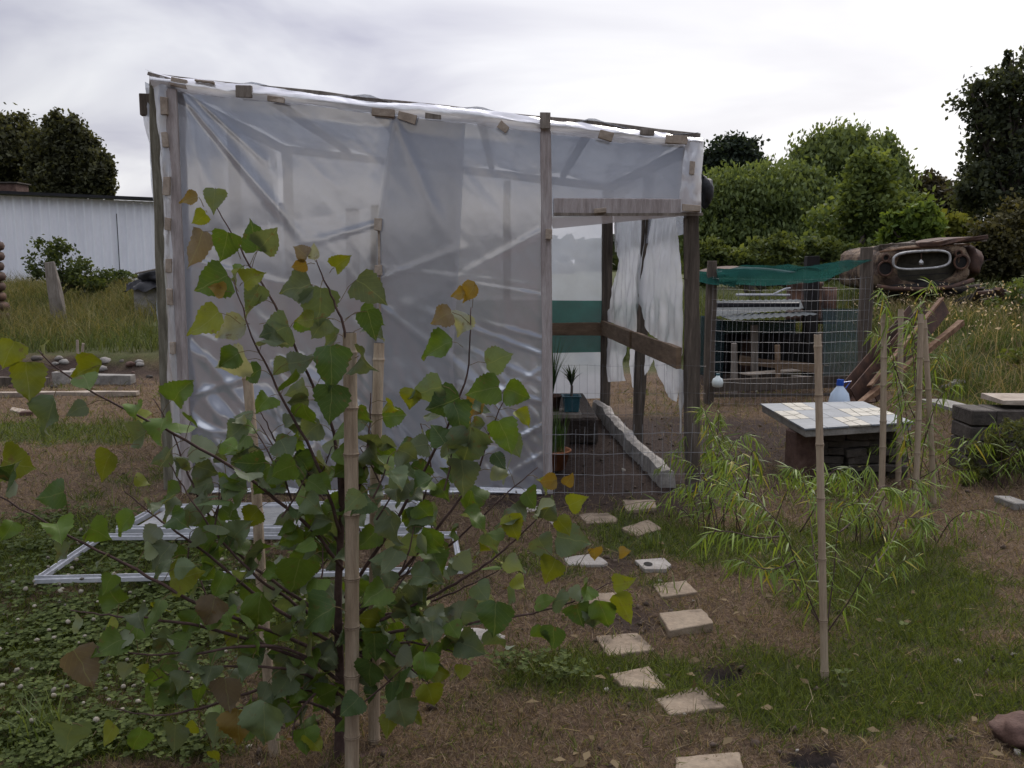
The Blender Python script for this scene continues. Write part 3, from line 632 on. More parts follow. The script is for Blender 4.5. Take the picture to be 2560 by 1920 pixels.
# leaning stump post before shed
p = P(150, 745, 15.0); gz = float(terr(p.x, 15)); q = P(122, 655, 15.0)
o = MB().box((p.x, 15, gz - .1), q, .24, .1, Vector((0, 1, 0)), .02, .75).build('leaning_post', WOOD, None, bevel=.01); tag(o, 'weathered grey post leaning in front of the scrubby bush', 'post')
for i, (a, b_) in enumerate((((195, 900), (193, 850)), ((203, 895), (208, 858)))):
    pp = G(*a); o = MB().tube([pp - Vector((0, 0, .05)), P(b_[0], b_[1], pp.y)], .018, 6).build('garden_stick', WOODP, None); tag(o, ['thin upright stick in the grass left of the greenhouse', 'thin leaning stick beside the upright one in the grass'][i], 'stick')

# small block hut with black sheet
hx = P(368, 720, 16.5); gz = float(terr(hx.x, 16.5))
h_ = thing('block_hutch', (hx.x, 16.5, gz), 'small grey hutch with ragged black sheet over it beside the greenhouse', 'hutch')
MB().cube((hx.x + .25, 16.6, gz + .2), (.85, .7, .62), .1, .01).build('wall', STONE, h_, bevel=.01)
def dsp(U, V_, pos): return np.stack([0 * U, (fbm(U * 7, V_ * 7, 3) - .5) * .12, (fbm(U * 8, V_ * 8, 21) - .5) * .22], -1)
zt = gz + .56
sheet('cover', [(hx.x - .28, 16.15, zt - .12), (hx.x - .25, 16.3, zt + .04), (hx.x + .15, 17.1, zt + .1)], [(hx.x + .8, 16.1, zt - .1), (hx.x + .8, 16.3, zt + .14), (hx.x + .8, 17.1, zt + .24)], 18, 12, BLACK, h_, dsp)
rr = thing('rubble_heap', (hx.x, 16, zt), 'black crumpled sheet bundle on top of the small hutch', 'bundle')
def blob(c, r, seed, m, parent, name, sub=3, amp=.35, flat=1.0):
    import bmesh
    bm = bmesh.new(); bmesh.ops.create_icosphere(bm, subdivisions=sub, radius=1)
    for v in bm.verts:
        k = 1 + amp * mn.noise(v.co * 1.6 + Vector((seed, seed * 2, 0))) + amp * .4 * mn.noise(v.co * 5 + Vector((seed, 0, 3)))
        v.co = Vector((v.co.x * r[0] * k, v.co.y * r[1] * k, max(v.co.z, -flat) * r[2] * k)) + Vector(c)
    me = bpy.data.meshes.new(name); bm.to_mesh(me); bm.free()
    me.polygons.foreach_set('use_smooth', [True] * len(me.polygons)); return link(name, me, m, parent)
blob((hx.x + .28, 16.5, zt + .12), (.4, .3, .14), 4, BLACK, rr, 'bundle')
MB().tube([(hx.x - .1, 16.25, zt + .18), (hx.x + .3, 16.2, zt + .26), (hx.x + .6, 16.2, zt + .24)], .015, 6).build('tie', WOOD, rr)

# rubble line on the left
def slab(name, quad, th, m, label, cat, group=None, bevel=.006, lift=.0, jit=.0):
    pts = [G(a, b_) for a, b_ in quad]; z = max(p.z for p in pts) * .5 + sum(p.z for p in pts) / len(pts) * .5 + th * .55 + lift
    if sum((pts[i].x * pts[(i + 1) % len(pts)].y - pts[(i + 1) % len(pts)].x * pts[i].y) for i in range(len(pts))) < 0: pts = pts[::-1]
    c = sum(pts, Vector()) / len(pts); tx_, ty_ = random.uniform(-.02, .02), random.uniform(-.02, .02)
    # roughen outline
    poly = []
    for i in range(len(pts)):
        a, b_ = pts[i], pts[(i + 1) % len(pts)]; k = 5
        for j in range(k):
            q = a.lerp(b_, j / k); q += Vector((random.uniform(-1, 1), random.uniform(-1, 1), 0)) * (.004 + jit)
            q.z = z + (q.x - c.x) * tx_ + (q.y - c.y) * ty_; poly.append(q)
    mb = MB(); mb.prism(poly, th); o = mb.build(name, m, None, bevel=bevel); return tag(o, label, cat, group)
def block(name, px, py, wpx, hpx, dep, m, label, cat, rz=0, group=None, jit=.006):
    g_ = G(px, py); k = g_.y / F; o = MB().cube((g_.x, g_.y + dep / 2, g_.z + hpx * k / 2 - .01), (wpx * k, dep, hpx * k), rz, jit).build(name, m, None, bevel=.006); return tag(o, label, cat, group)
block('concrete_block', 152, 962, 44, 34, .2, PALEST, 'short pale concrete block left of the long grey one on the rubble line', 'block', .1)
block('concrete_block', 280, 962, 96, 26, .15, STONE, 'long grey concrete kerb block lying on the rubble line', 'block', -.03)
o = MB().box(G(-40, 992) + Vector((0, 0, .03)), G(345, 990) + Vector((0, 0, .03)), .10, .05, jit=.006).build('edging_board', WOODP, None); tag(o, 'long thin board edging the soil bed at left', 'board')
o = MB().box(G(-40, 965) + Vector((0, 0, .05)), G(120, 968) + Vector((0, 0, .05)), .12, .14, jit=.01).build('dark_log', WOODD, None); tag(o, 'dark log behind the edging board at the left edge', 'log')
block('brick', 62, 1040, 34, 14, .1, BRICK, 'broken pale brick lying on the grass at left', 'brick', .3)
slab('wood_scrap', [(30, 1020), (80, 1028), (70, 1036), (24, 1028)], .02, WOODP, 'thin pale plank scrap behind the broken brick', 'plank')
n_r = 34; reg = [(a, b_) for a, b_ in zip(rng.uniform(20, 400, n_r), rng.uniform(895, 975, n_r))]
for i, (a, b_) in enumerate(reg):
    p = G(a, b_); r = random.uniform(.03, .08)
    o = blob((p.x, p.y, p.z + r * .3), (r, r * .8, r * .6), i * 3.1, random.choice([PALEST, DSTONE, BRICK, STONE]), None, 'rubble_stone', 2); tag(o, 'small rubble lump on the soil bank left of the greenhouse', 'stone', 'rubble lumps on the left bank')
# ------------------------------------------------------------------ greenhouse
FY = 5.72                                     # front plane
def FP(px, py, dy=0.0): return P(px, py, FY + dy)
gh = thing('greenhouse', (FP(1360, 1225).x - 1.6, 7.2, 0), 'homemade greenhouse of weathered posts wrapped in translucent plastic film', 'greenhouse')
XL = FP(392, 600).x; XR = FP(1732, 900).x + .0; YB = 8.95
def post(px0, py0, px1, py1, dy, w_, th, m, jit=.006, name='post', z0=None):
    a = P(px0, py0, FY + dy); b_ = P(px1, py1, FY + dy); 
    if z0 is not None: b_.z = z0
    return MB().box(b_, a, w_, th, Vector((0, 1, 0)), jit).build(name, m, gh, bevel=.004)
zL = FP(375, 196).z; zR = FP(1750, 352).z
def ztop(x): return zL + (zR - zL) * (x - XL) / (FP(1750, 352).x - XL)
post(392, 215, 430, 1235, .05, .075, .07, MOSS, z0=-.05)
post(428, 222, 470, 1235, -.05, .07, .03, WOODM, z0=-.05, jit=.003)
post(940, 512, 945, 1225, .03, .06, .06, WOOD, z0=-.05)
post(1363, 285, 1370, 1235, -.04, .064, .04, WOODM, z0=-.05)
post(1727, 350, 1732, 1215, .05, .09, .09, WOODD, .008, z0=-.05)
post(1714, 545, 1714, 700, -.02, .02, .02, WOODD)
# beams
TB = MB().box(FP(378, 200, .06), FP(1748, 350, .06), .06, .075, jit=.006).build('top_beam', WOOD, gh, bevel=.003)
MB().box(FP(1384, 516, -.035), FP(1752, 516, -.035), .025, .095, jit=.004).build('door_header', WOODM, gh, bevel=.003)
MB().box(FP(1384, 536, -.055), FP(1757, 536, -.055), .014, .018, jit=.002).build('header_strip', WOOD, gh)
# side/back structure
BL = Vector((XL + .03, YB, 0)); BR = Vector((.97, YB, 0)); FR = Vector((XR - .02, FY + .05, 0)); FLc = Vector((XL, FY + .06, 0))
def vpost(x, y, z1, w_=.08, m=WOODD): return MB().box((x, y, -.05), (x, y, z1), w_, w_ * .9, Vector((0, 1, 0)), .006).build('post', m, gh, bevel=.004)
vpost(BR.x - .02, YB, 2.25, .10, WOODD)
Mx = P(1600, 800, 7.32).x; 
MB().box((Mx - .0, 7.35, -.05), (Mx + .05, 7.32, 2.25), .085, .085, Vector((0, 1, 0)), .008).build('post', WOODD, gh, bevel=.004)
vpost(XL + .05, YB, 2.6, .09); vpost(XL + .03, 7.3, 2.62, .08); vpost(-.6, YB, 2.35, .08); vpost(-1.35, 7.6, 1.95, .1, WOODD); vpost(-.05, YB, 2.3, .07)
def bar(a, b_, w_, th, m, name): return MB().box(a, b_, w_, th, jit=.004).build(name, m, gh, bevel=.003)
bar((XL, YB - .07, .84), (BR.x, YB - .07, .84), .035, .125, WOODR, 'back_rail')
bar((BR.x - .065, YB - .06, .855), (Mx - .06, 7.36, .865), .035, .14, WOODR, 'side_rail')
bar((Mx - .05, 7.30, .865), (FR.x - .06, FR.y, .88), .035, .14, WOODR, 'side_rail')
bar((XL, YB, ztop(XL) - .03), (BR.x, YB, zR - .02), .06, .07, WOODD, 'top_beam')
bar((XL + .02, FY + .05, zL - .03), (XL + .02, YB, zL - .03), .05, .07, WOODD, 'top_beam')
bar((FR.x, FY + .05, zR - .03), (BR.x, YB, zR - .02), .05, .07, WOODD, 'top_beam')
for k, xx in enumerate((-1.6, -.9, -.2, .5)):
    bar((xx, FY + .1, ztop(xx) + .01), (xx, YB, ztop(xx) + .01), .05, .05, WOODD, 'rafter')
# beam end sticking out at left
e = FP(364, 262, .1); MB().box(e + Vector((-.035, 0, 0)), e + Vector((.07, .02, 0)), .05, .135).build('beam_end', WOODD, gh, bevel=.004)

# wrinkled film --------------------------------------------------
def ridge(v, s): return np.exp(-(v / s) ** 2)
def crease(px, py, a, b_, wd, amp):
    ax, ay = a; bx, by = b_; dx, dy = bx - ax, by - ay; L2 = dx * dx + dy * dy
    t_ = np.clip(((px - ax) * dx + (py - ay) * dy) / L2, 0, 1); d = np.hypot(px - ax - t_ * dx, py - ay - t_ * dy)
    sgn = np.sign((px - ax) * dy - (py - ay) * dx); w2 = wd * (.4 + .9 * t_)
    return amp * ridge(d, w2) * (1 - .75 * t_)
CRE = [((445, 225), (760, 600), 12, .05), ((470, 225), (660, 400), 8, .035), ((455, 230), (540, 560), 14, .03), ((985, 290), (930, 640), 10, .03), ((990, 300), (1140, 660), 18, .03), ((1360, 575), (900, 830), 16, .014), ((1362, 740), (1060, 690), 8, .02),
       ((1364, 890), (1010, 760), 10, .035), ((1366, 960), (1080, 840), 9, .03), ((1366, 1010), (1090, 930), 10, .03), ((1366, 1060), (1120, 1190), 10, .04), ((1366, 850), (1180, 800), 8, .03), ((1366, 920), (1190, 1010), 9, .03),
       ((1366, 1130), (1240, 1215), 10, .035), ((430, 840), (640, 1000), 18, .04), ((430, 760), (570, 1150), 22, .05), ((440, 640), (900, 760), 9, .02), ((450, 1000), (800, 880), 12, .03), ((945, 760), (1200, 960), 14, .03), ((960, 670), (1360, 715), 5, .012),
       ((940, 560), (760, 610), 8, .015), ((945, 700), (1160, 620), 10, .02), ((700, 900), (950, 1050), 14, .03), ((430, 1050), (700, 1120), 12, .03)]
def filmdisp(seed, k=1.0):
    def f(U, V_, pos):
        x, y, z = pos[..., 0], pos[..., 1], pos[..., 2]; px, py = proj(x, y, z); d = 0
        for a, b_, wd, am in CRE: d = d + crease(px, py, a, b_, wd, am)
        rx = x * .8 + z * .5; ry = z * 1.3 - x * .3
        low = ss(1.45, .3, z); d = d * (.13 + .3 * low) + (fbm(rx * 1.0, ry * .6, seed, 2) - .5) * (.018 + .05 * low)
        d = d + (np.abs(fbm((x + z * .8) * 5 + seed, (z - x * .6) * 1.6, seed + 5, 3) - .5)) * -.07 * (.03 + .97 * low)
        d = d + (fbm(x * 13, z * 3.2, seed + 40, 2) - .5) * .014 * low
        e = np.minimum(np.minimum(U, 1 - U) / .06, 1); e2 = np.minimum(V_ / .04, 1)
        return np.stack([0 * d, -d * k * (.15 + .85 * e) * e2, 0 * d], -1)
    return f
top1 = [(432, 222), (600, 240), (800, 268), (985, 290)]
S1 = sheet('front_film', [FP(428, 215, .0), FP(437, 600, .01), FP(452, 990, .0), FP(466, 1215, -.02)], [FP(990, 292, -.01), FP(948, 520, .0), FP(946, 900, .0), FP(950, 1225, -.02)], 110, 170, FILM, gh, filmdisp(3))
S2 = sheet('front_film', [FP(982, 288, -.02), FP(940, 560, -.02), FP(940, 900, -.02), FP(950, 1222, -.04)], [FP(1370, 332, -.01), FP(1372, 640, -.01), FP(1372, 900, -.01), FP(1360, 1232, -.05)], 90, 170, FILM, gh, filmdisp(8))
# overlapping doubled strip
S3 = sheet('film_overlap', [FP(985, 290, -.035), FP(943, 560, -.035), FP(943, 900, -.035), FP(952, 1215, -.055)], [FP(1162, 310, -.03), FP(1148, 640, -.03), FP(1132, 900, -.03), FP(1150, 1200, -.05)], 50, 150, FILM2, gh, filmdisp(8))
S4 = sheet('transom_film', [FP(1366, 330, -.015), FP(1374, 545, -.02), FP(1382, 572, -.015)], [FP(1750, 350, -.01), FP(1750, 530, -.015), FP(1748, 536, -.01)], 80, 60, FILM, gh, filmdisp(21, .5))
def rolld(U, V_, pos): 
    z = pos[..., 2]; return np.stack([(fbm(z * 4, U * 2, 7) - .5) * .03, -.025 * np.sin(U * np.pi) + (fbm(z * 9, U * 4, 9) - .5) * .03, 0 * z], -1)
sheet('rolled_edge', [FP(384, 190, -.04), FP(408, 500, -.05), FP(420, 900, -.05), FP(432, 1200, -.05)], [FP(424, 195, -.05), FP(430, 500, -.06), FP(442, 900, -.06), FP(455, 1200, -.06)], 12, 120, FILMR, gh, rolld)
sheet('film_flap', [FP(358, 290, .1), FP(378, 400, .1), FP(392, 560, .1)], [FP(392, 215, .12), FP(396, 400, .12), FP(397, 570, .12)], 8, 30, FILMR, gh, rolld)
sheet('rolled_edge', [FP(1712, 352, -.05), FP(1706, 440, -.06), FP(1700, 530, -.05)], [FP(1762, 346, -.05), FP(1752, 440, -.06), FP(1754, 532, -.05)], 14, 40, FILMR, gh, rolld)
# folded film along the top edge, then roof film
def topd(U, V_, pos):
    x = pos[..., 0]; return np.stack([0 * x, -.03 * np.sin(V_ * np.pi) + (fbm(x * 6, V_ * 3, 3) - .5) * .04, (fbm(x * 2.2, V_ * 1.5, 13) - .5) * .05 + (fbm(x * 14, V_, 14) - .5) * .012], -1)
sheet('top_fold', [FP(378, 184, -.03), FP(380, 205, -.06), FP(384, 222, -.03)], [FP(1758, 340, -.03), FP(1758, 356, -.06), FP(1752, 372, -.03)], 260, 10, FILMR, gh, topd)
def roofd(U, V_, pos): x = pos[..., 0]; y = pos[..., 1]; return np.stack([0 * x, 0 * x, .012 - .05 * np.abs(np.sin((x + 1.6) * math.pi / .7)) + (fbm(x * 3, y * 3, 17) - .5) * .05], -1)
sheet('roof_film', [(XL - .02, FY - .0, zL + .045), (XL, YB, zL + .045)], [(FR.x + .03, FY - .0, zR + .045), (BR.x, YB, zR + .045)], 90, 50, FILMB, gh, roofd)
# back & left walls
def bd(U, V_, pos): x, z = pos[..., 0], pos[..., 2]; return np.stack([0 * x, (fbm(x * 2, z * 2.5, 19) - .5) * .07, 0 * x], -1)
sheet('back_film', [(XL, YB + .05, zL), (XL, YB + .05, .03)], [(BR.x + .02, YB + .05, zR), (BR.x - .03, YB + .05, .12)], 80, 60, FILMB, gh, bd)
def ld(U, V_, pos): y, z = pos[..., 1], pos[..., 2]; return np.stack([(fbm(y * 2, z * 2.5, 23) - .5) * .07, 0 * y, 0 * y], -1)
sheet('left_film', [(XL - .05, FY + .1, zL), (XL - .05, FY + .1, .02)], [(XL - .05, YB, zL), (XL - .05, YB, .02)], 60, 60, FILMB, gh, ld)
# green shade strip on the back wall
sheet('green_strip', [(XL + .1, YB + .0, 1.13), (XL + .1, YB, .55)], [(BR.x - .02, YB + .0, 1.12), (BR.x - .04, YB, .60)], 50, 16, TEALI, gh, bd)
# right wall (seen from inside through the door)
w0 = Vector((FR.x - .02, FR.y, 0)); w1 = Vector((BR.x - .0, YB, 0)); wd_ = (w1 - w0); wn = Vector((wd_.y, -wd_.x, 0)).normalized()
def RW(px, py, off=0.0):
    d = ray(px, py); o_ = Vector((0, 0, CAMZ)); q = w0 + wn * off; tt = (q - o_).dot(wn) / d.dot(wn); return o_ + d * tt
def rd(U, V_, pos): y, z = pos[..., 1], pos[..., 2]; k = (fbm(y * 3, z * 2.2, 29) - .5) * .10 + (fbm(y * 11, z * 1.5, 30) - .5) * .02; return np.stack([k, 0 * y, 0 * y], -1)
sheet('side_film', [RW(1531, 520), RW(1537, 600), RW(1546, 650), RW(1530, 720), RW(1526, 770), RW(1514, 800)], [RW(1608, 500), RW(1607, 600), RW(1604, 700), RW(1601, 780), RW(1596, 833)], 40, 70, FILMM, gh, rd)
sheet('side_film', [RW(1636, 490), RW(1618, 600), RW(1604, 700), RW(1602, 760), RW(1612, 800), RW(1622, 830)], [RW(1704, 470), RW(1704, 600), RW(1706, 700), RW(1712, 800), RW(1710, 890)], 40, 70, FILMM, gh, rd)
sheet('torn_film', [RW(1516, 835), RW(1520, 900), RW(1524, 955)], [RW(1572, 865), RW(1556, 905), RW(1566, 952)], 16, 24, FILMM, gh, rd)
sheet('torn_film', [RW(1582, 872), RW(1578, 930), RW(1580, 968)], [RW(1593, 875), RW(1590, 920), RW(1584, 972)], 6, 20, FILMM, gh, rd)
sheet('torn_film', [RW(1620, 872), RW(1616, 910), RW(1612, 938)], [RW(1640, 880), RW(1630, 915), RW(1614, 940)], 6, 20, FILMM, gh, rd)
sheet('torn_film', [RW(1630, 880), RW(1645, 935), RW(1662, 985), RW(1694, 1003)], [RW(1716, 925), RW(1714, 950), RW(1700, 980), RW(1696, 1005)], 20, 30, FILMM, gh, rd)
sheet('torn_film', [RW(1700, 920), RW(1703, 1000), RW(1702, 1085)], [RW(1717, 925), RW(1715, 1010), RW(1706, 1080)], 6, 30, FILMM, gh, rd)
sheet('upper_side_film', [(w1.x + .04, w1.y, zR), (w1.x + .04, w1.y, 1.6)], [(w0.x + .04, w0.y, zR), (w0.x + .04, w0.y, 1.7)], 40, 16, FILMB, gh, ld)
# bunched film at the foot of the front wall
sheet('film_hem', [FP(470, 1218, -.05), FP(470, 1228, -.08), FP(470, 1236, -.02)], [FP(1352, 1222, -.06), FP(1356, 1232, -.09), FP(1356, 1240, -.03)], 160, 8, FILM, gh, topd)
# battens: scraps of wood nailed over the film
def batten(px, py, w_, h, ang=0, dy=-.075, m=WOODP, name='batten'):
    k = FY / F; c = FP(px, py, dy); a = R(ang + random.uniform(-5, 5)); d = Vector((math.cos(a), 0, math.sin(a))) * (w_ * k / 2)
    MB().box(c - d, c + d, .026, h * k, jit=.004).build(name, m, gh, bevel=.002)
for b_ in ((448, 207, 38, 20, -18), (512, 204, 46, 5, -8), (610, 229, 38, 26, -3), (690, 248, 40, 14, -8), (958, 282, 54, 18, -5), (1018, 294, 44, 20, -12), (1258, 318, 26, 18, -38), (1363, 302, 25, 36, 0),
           (1515, 339, 34, 20, -15), (1691, 349, 52, 20, -4), (1618, 331, 34, 14, 0), (1083, 291, 38, 12, -2)):
    batten(*b_, m=WOODP if b_[0] not in (610, 1363, 1083, 1618) else WOOD)
for b_ in ((411, 265, 16, 40), (413, 350, 14, 36), (417, 465, 16, 44), (420, 560, 13, 30), (422, 665, 14, 34), (425, 742, 14, 40), (432, 870, 12, 30), (945, 561, 18, 28), (946, 676, 18, 24), (1372, 585, 16, 24), (1500, 526, 30, 12), (1728, 520, 44, 16), (1730, 420, 12, 30)):
    batten(b_[0], b_[1], b_[2], b_[3], 0, -.08)
MB().box(FP(947, 560, -.06), FP(950, 800, -.06), .014, .012, Vector((0, 1, 0))).build('batten_strip', WOODP, gh)
# loose boards on the roof
for (a, b_, dy, th) in (((730, 239), (897, 262), .05, 5), ((560, 226), (640, 236), .2, 4), ((1020, 283), (1100, 290), .2, 6), ((1150, 294), (1224, 303), .3, 5), ((1464, 322), (1492, 323), .4, 4), ((1555, 329), (1592, 331), .4, 4), ((1120, 296), (1180, 302), .1, 4), ((830, 256), (960, 276), .3, 5)):
    A_ = P(a[0], a[1], FY + dy); B_ = P(b_[0], b_[1], FY + dy); MB().box(A_, B_, .09, th * FY / F, jit=.002).build('roof_board', WOOD, gh, bevel=.002)
    for pq in (A_.lerp(B_, .25), A_.lerp(B_, .75)):
        zz = ztop(pq.x) + .03
        if pq.z - zz > .02: MB().box((pq.x, pq.y, zz - .02), pq, .03, .03, Vector((0, 1, 0))).build('roof_block', WOOD, gh)
MB().box(FP(376, 186, -.02), FP(452, 208, -.02), .09, .02, jit=.003).build('roof_board', WOOD, gh, bevel=.002)

# wire gate over the doorway
gt = thing('wire_gate', (1.0, FY, 0), 'welded wire mesh panel closing the lower greenhouse doorway', 'wire mesh')
gx0 = FP(1362, 1228).x; gx1 = FP(1755, 1218).x; mb = MB(); z0 = .01
def wv(x, z): return FY - .09 + .015 * math.sin(x * 7 + z * 3)
hz = [z0, .13, .27, .40]; 
for z in hz: mb.tube([(gx0 + (gx1 - gx0) * i / 12, wv(gx0 + (gx1 - gx0) * i / 12, z), z + random.uniform(-.004, .004) + .01 * i / 12) for i in range(13)], .0017, 4)
x = gx0; 
while x < gx1:
    mb.tube([(x + random.uniform(-.006, .006), wv(x, z) - .002, z) for z in (0, .15, .3, .43 + .05 * random.random())], .0015, 4); x += .063
mb.build('lower_mesh', WIRE, gt)
mb = MB()
for z in (.52, .66, .84): mb.tube([(gx0 + (gx1 - gx0) * i / 8, FY - .02 + random.uniform(-.01, .01), z + random.uniform(-.006, .006)) for i in range(9)], .001, 3)
x = gx0 + .02
while x < gx1 - .1: mb.tube([(x, FY - .02, .01), (x + .006, FY - .03, .4), (x, FY - .02, .85)], .0009, 3); x += .05
mb.build('upper_mesh', WIRED, gt)

# low concrete kerb inside, along the right wall
kb = MB(); rows = []; n = 70
for i in range(n):
    t_ = i / (n - 1); c = (w0.lerp(w1, t_)); c = c - Vector((.10 + .05 * (float(fbm(i * .12, 5.0, 8)) - .5), 0, 0)); j = lambda s=.003: random.uniform(-s, s)
    hgt = .105 + .05 * (float(fbm(i * .11, 1.0, 3)) - .5) + j(.002); rows.append([c + Vector((-.06 + j(), 0, -.05)), c + Vector((-.04 + j(.006), 0, hgt + j())), c + Vector((0, 0, hgt + .015 + j())), c + Vector((.045 + j(), 0, hgt + j())), c + Vector((.065, 0, -.05))])
vs = [p for r_ in rows for p in r_]; fs = [(i * 5 + k, i * 5 + k + 1, i * 5 + 6 + k, i * 5 + 5 + k) for i in range(n - 1) for k in range(4)] + [(0, 1, 2, 3, 4), tuple((n - 1) * 5 + k for k in (4, 3, 2, 1, 0))]
kb.add(vs, fs); o = kb.build('concrete_kerb', PALEST, None); tag(o, 'rough pale concrete kerb running along inside the greenhouse wall', 'kerb')
# raised bed inside
o = MB().box((-2.1, 8.0, .11), (.72, 8.0, .11), 1.5, .22, jit=.012).build('soil_bed', SOIL, None, bevel=.02); tag(o, 'raised dark soil bed inside the greenhouse at the back', 'soil bed')
# bench board
b0 = P(1372, 1034, 6.7)
bn = thing('plant_bench', (b0.x, 6.7, 0), 'low wooden bench board inside the greenhouse carrying the blue pot', 'bench')
MB().box((-.35, 6.72, b0.z), (P(1452, 1034, 6.7).x, 6.72, b0.z), .3, .03, jit=.003).build('board', WOOD, bn)
for xx in (-.25, .42): MB().box((xx, 6.75, -.02), (xx, 6.75, b0.z - .015), .05, .05, Vector((0, 1, 0))).build('leg', WOODD, bn)
bz = b0.z + .015
def potshape(c, r0, r1, h, m, parent, name, square=False, rim=.012):
    mb = MB(); n = 4 if square else 20; rings = [(0, r0), (h * .93, r1), (h * .93, r1 + rim), (h, r1 + rim), (h, r1 - .006), (h * .85, r1 - .014)]; vs = []
    for z, r in rings:
        for j in range(n): a = 2 * math.pi * j / n + (math.pi / 4 if square else 0); r_ = r * (1.3 if square else 1); vs.append(Vector(c) + Vector((r_ * math.cos(a), r_ * math.sin(a), z)))
    mb.add(vs, [(i * n + j, i * n + (j + 1) % n, (i + 1) * n + (j + 1) % n, (i + 1) * n + j) for i in range(len(rings) - 1) for j in range(n)] + [tuple(range(n - 1, -1, -1)), tuple((len(rings) - 1) * n + j for j in range(n))])
    return mb.build(name, m, parent, bevel=.004 if square else 0, smooth=not square)
pc = P(1428, 1020, 6.72)
pt = thing('potted_plant', (pc.x, 6.72, bz), 'spiky leaved plant in a square blue green pot inside the greenhouse', 'potted plant')
potshape((pc.x, 6.72, bz), .058, .07, .125, BLUEP, pt, 'pot', True)
def strap(n, c, spread, l0, l1, wd, c0, c1, up=.6):
    Vs = []; Fs = []; Cs = []; b = 0
    for i in range(n):
        a = random.uniform(0, 6.283); l = random.uniform(l0, l1); e = random.uniform(.15, spread); seg = 6; d = Vector((math.cos(a), math.sin(a), 0)); wv_ = Vector((-d.y, d.x, 0)); pt_ = Vector(c); vs = []
        for k in range(seg + 1):
            t_ = k / seg; an = e * (.3 + 1.5 * t_); w2 = wd * (1 - t_ ** 2.2) * (.5 + 1.2 * min(t_ * 3, 1) * .5)
            vs += [tuple(pt_ - wv_ * w2), tuple(pt_ + wv_ * w2)]; pt_ = pt_ + (d * math.sin(an) + Vector((0, 0, math.cos(an)))) * (l / seg)
        Vs += vs; Fs += [(b + 2 * k, b + 2 * k + 1, b + 2 * k + 3, b + 2 * k + 2) for k in range(seg)]; b += len(vs)
        q = random.random(); Cs += [tuple(c0[j] * (1 - q) + c1[j] * q for j in range(3))] * len(vs)
    return np.array(Vs), np.array(Fs), np.array(Cs)
v, f, c_ = strap(26, (pc.x, 6.72, bz + .19), 1.0, .12, .22, .011, (.015, .03, .012), (.06, .09, .035)); npmesh('leaves', v, f, LEAFW, pt, c_)
MB().tube([(pc.x, 6.72, bz + .1), (pc.x + .004, 6.72, bz + .2)], .010, 8).build('stem', WOODD, pt)
pc = P(1378, 1000, 7.0)
pt = thing('potted_plant', (pc.x, 7.0, bz), 'tall thin grassy plant in a dark round pot beside the blue pot', 'potted plant')
potshape((pc.x, 6.75, bz), .05, .065, .12, RUST, pt, 'pot'); v, f, c_ = strap(40, (pc.x, 6.75, bz + .1), .55, .3, .62, .004, (.02, .05, .018), (.05, .10, .03)); npmesh('leaves', v, f, LEAFW, pt, c_)
pc = P(1392, 1170, 6.25)
pt = thing('potted_chives', (pc.x, 6.25, 0), 'clump of upright chives in a round orange clay basin', 'potted plant')
potshape((pc.x - .03, 6.25, .03), .09, .125, .14, TERRA, pt, 'pot', rim=.01); v, f, c_ = strap(130, (pc.x - .03, 6.25, .15), .35, .2, .36, .003, (.03, .07, .02), (.10, .17, .045))
v = v + (np.repeat(rng.uniform(-.08, .08, (130, 3)) * [1, 1, 0], 14, 0)); npmesh('leaves', v, f, LEAFW, pt, c_)
bl = thing('leafy_seedling', (-.6, 7.6, .2), 'dark leafy seedlings behind the film inside the greenhouse', 'plant'); v, f, c_ = strap(60, (-.6, 7.6, .2), .8, .3, .6, .015, (.02, .04, .015), (.05, .08, .03)); npmesh('leaves', v, f, LEAFW, bl, c_)

# black rag hung on corner
rg = thing('black_bag', FP(1765, 460, .3), 'black plastic bag hanging on the right corner of the greenhouse', 'bag')
c = P(1762, 480, FY + .25); blob(c, (.055, .06, .10), 2.2, BLACK, rg, 'bag', 3, .3); MB().tube([(FR.x + .03, FY + .1, c.z + .15), c + Vector((0, 0, .08))], .006, 5).build('tie', BLACK, rg)

# ------------------------------------------------------------------ chicken pen (right, behind)
PY = 9.4
pen = thing('wire_pen', (P(1960, 1000, PY).x, PY, 0), 'wire mesh chicken pen with rough posts right of the greenhouse', 'pen')
def pp(px0, py0, px1, py1, Yd, w_, m=WOODD, parent=pen, name='post', gnd=True):
    a = P(px0, py0, Yd); b_ = P(px1, py1, Yd)
    if gnd: b_.z = float(terr(b_.x, Yd)) - .05
    return MB().box(b_, a, w_, w_ * .8, Vector((0, 1, 0)), .008).build(name, m, parent, bevel=.005)
pp(1780, 652, 1770, 1008, PY, .10); pp(2168, 618, 2160, 950, PY, .11); pp(2030, 640, 2030, 800, 11.2, .16, DARK)
pp(1885, 812, 1888, 990, 10.6, .07, WOOD); pp(1836, 858, 1836, 990, 10.0, .06, WOOD); pp(1944, 862, 1944, 980, 10.3, .055, WOODR); pp(2050, 830, 2050, 980, 10.9, .08, WOODD)
MB().box(P(1760, 965, PY + .05), P(2165, 952, PY + .05), .03, .13, jit=.005).build('bottom_board', WOODD, pen)
MB().box(P(1850, 900, 10.9), P(2070, 925, 10.9), .1, .1, jit=.01).build('low_rail', WOODR, pen)
MB().box(P(1760, 990, PY), P(2165, 985, PY), .03, .03).build('ground_rail', WOODD, pen)
mb = MB(); xa = P(1775, 800, PY).x; xb = P(2165, 800, PY).x; zt = P(1900, 690, PY).z; zb = float(terr(3, PY))
x = xa
while x < xb: mb.tube([(x, PY - .06, zb), (x + random.uniform(-.012, .012), PY - .07, (zb + zt) / 2), (x + .01, PY - .06, zt)], .0016, 3); x += .055
z = zb + .03
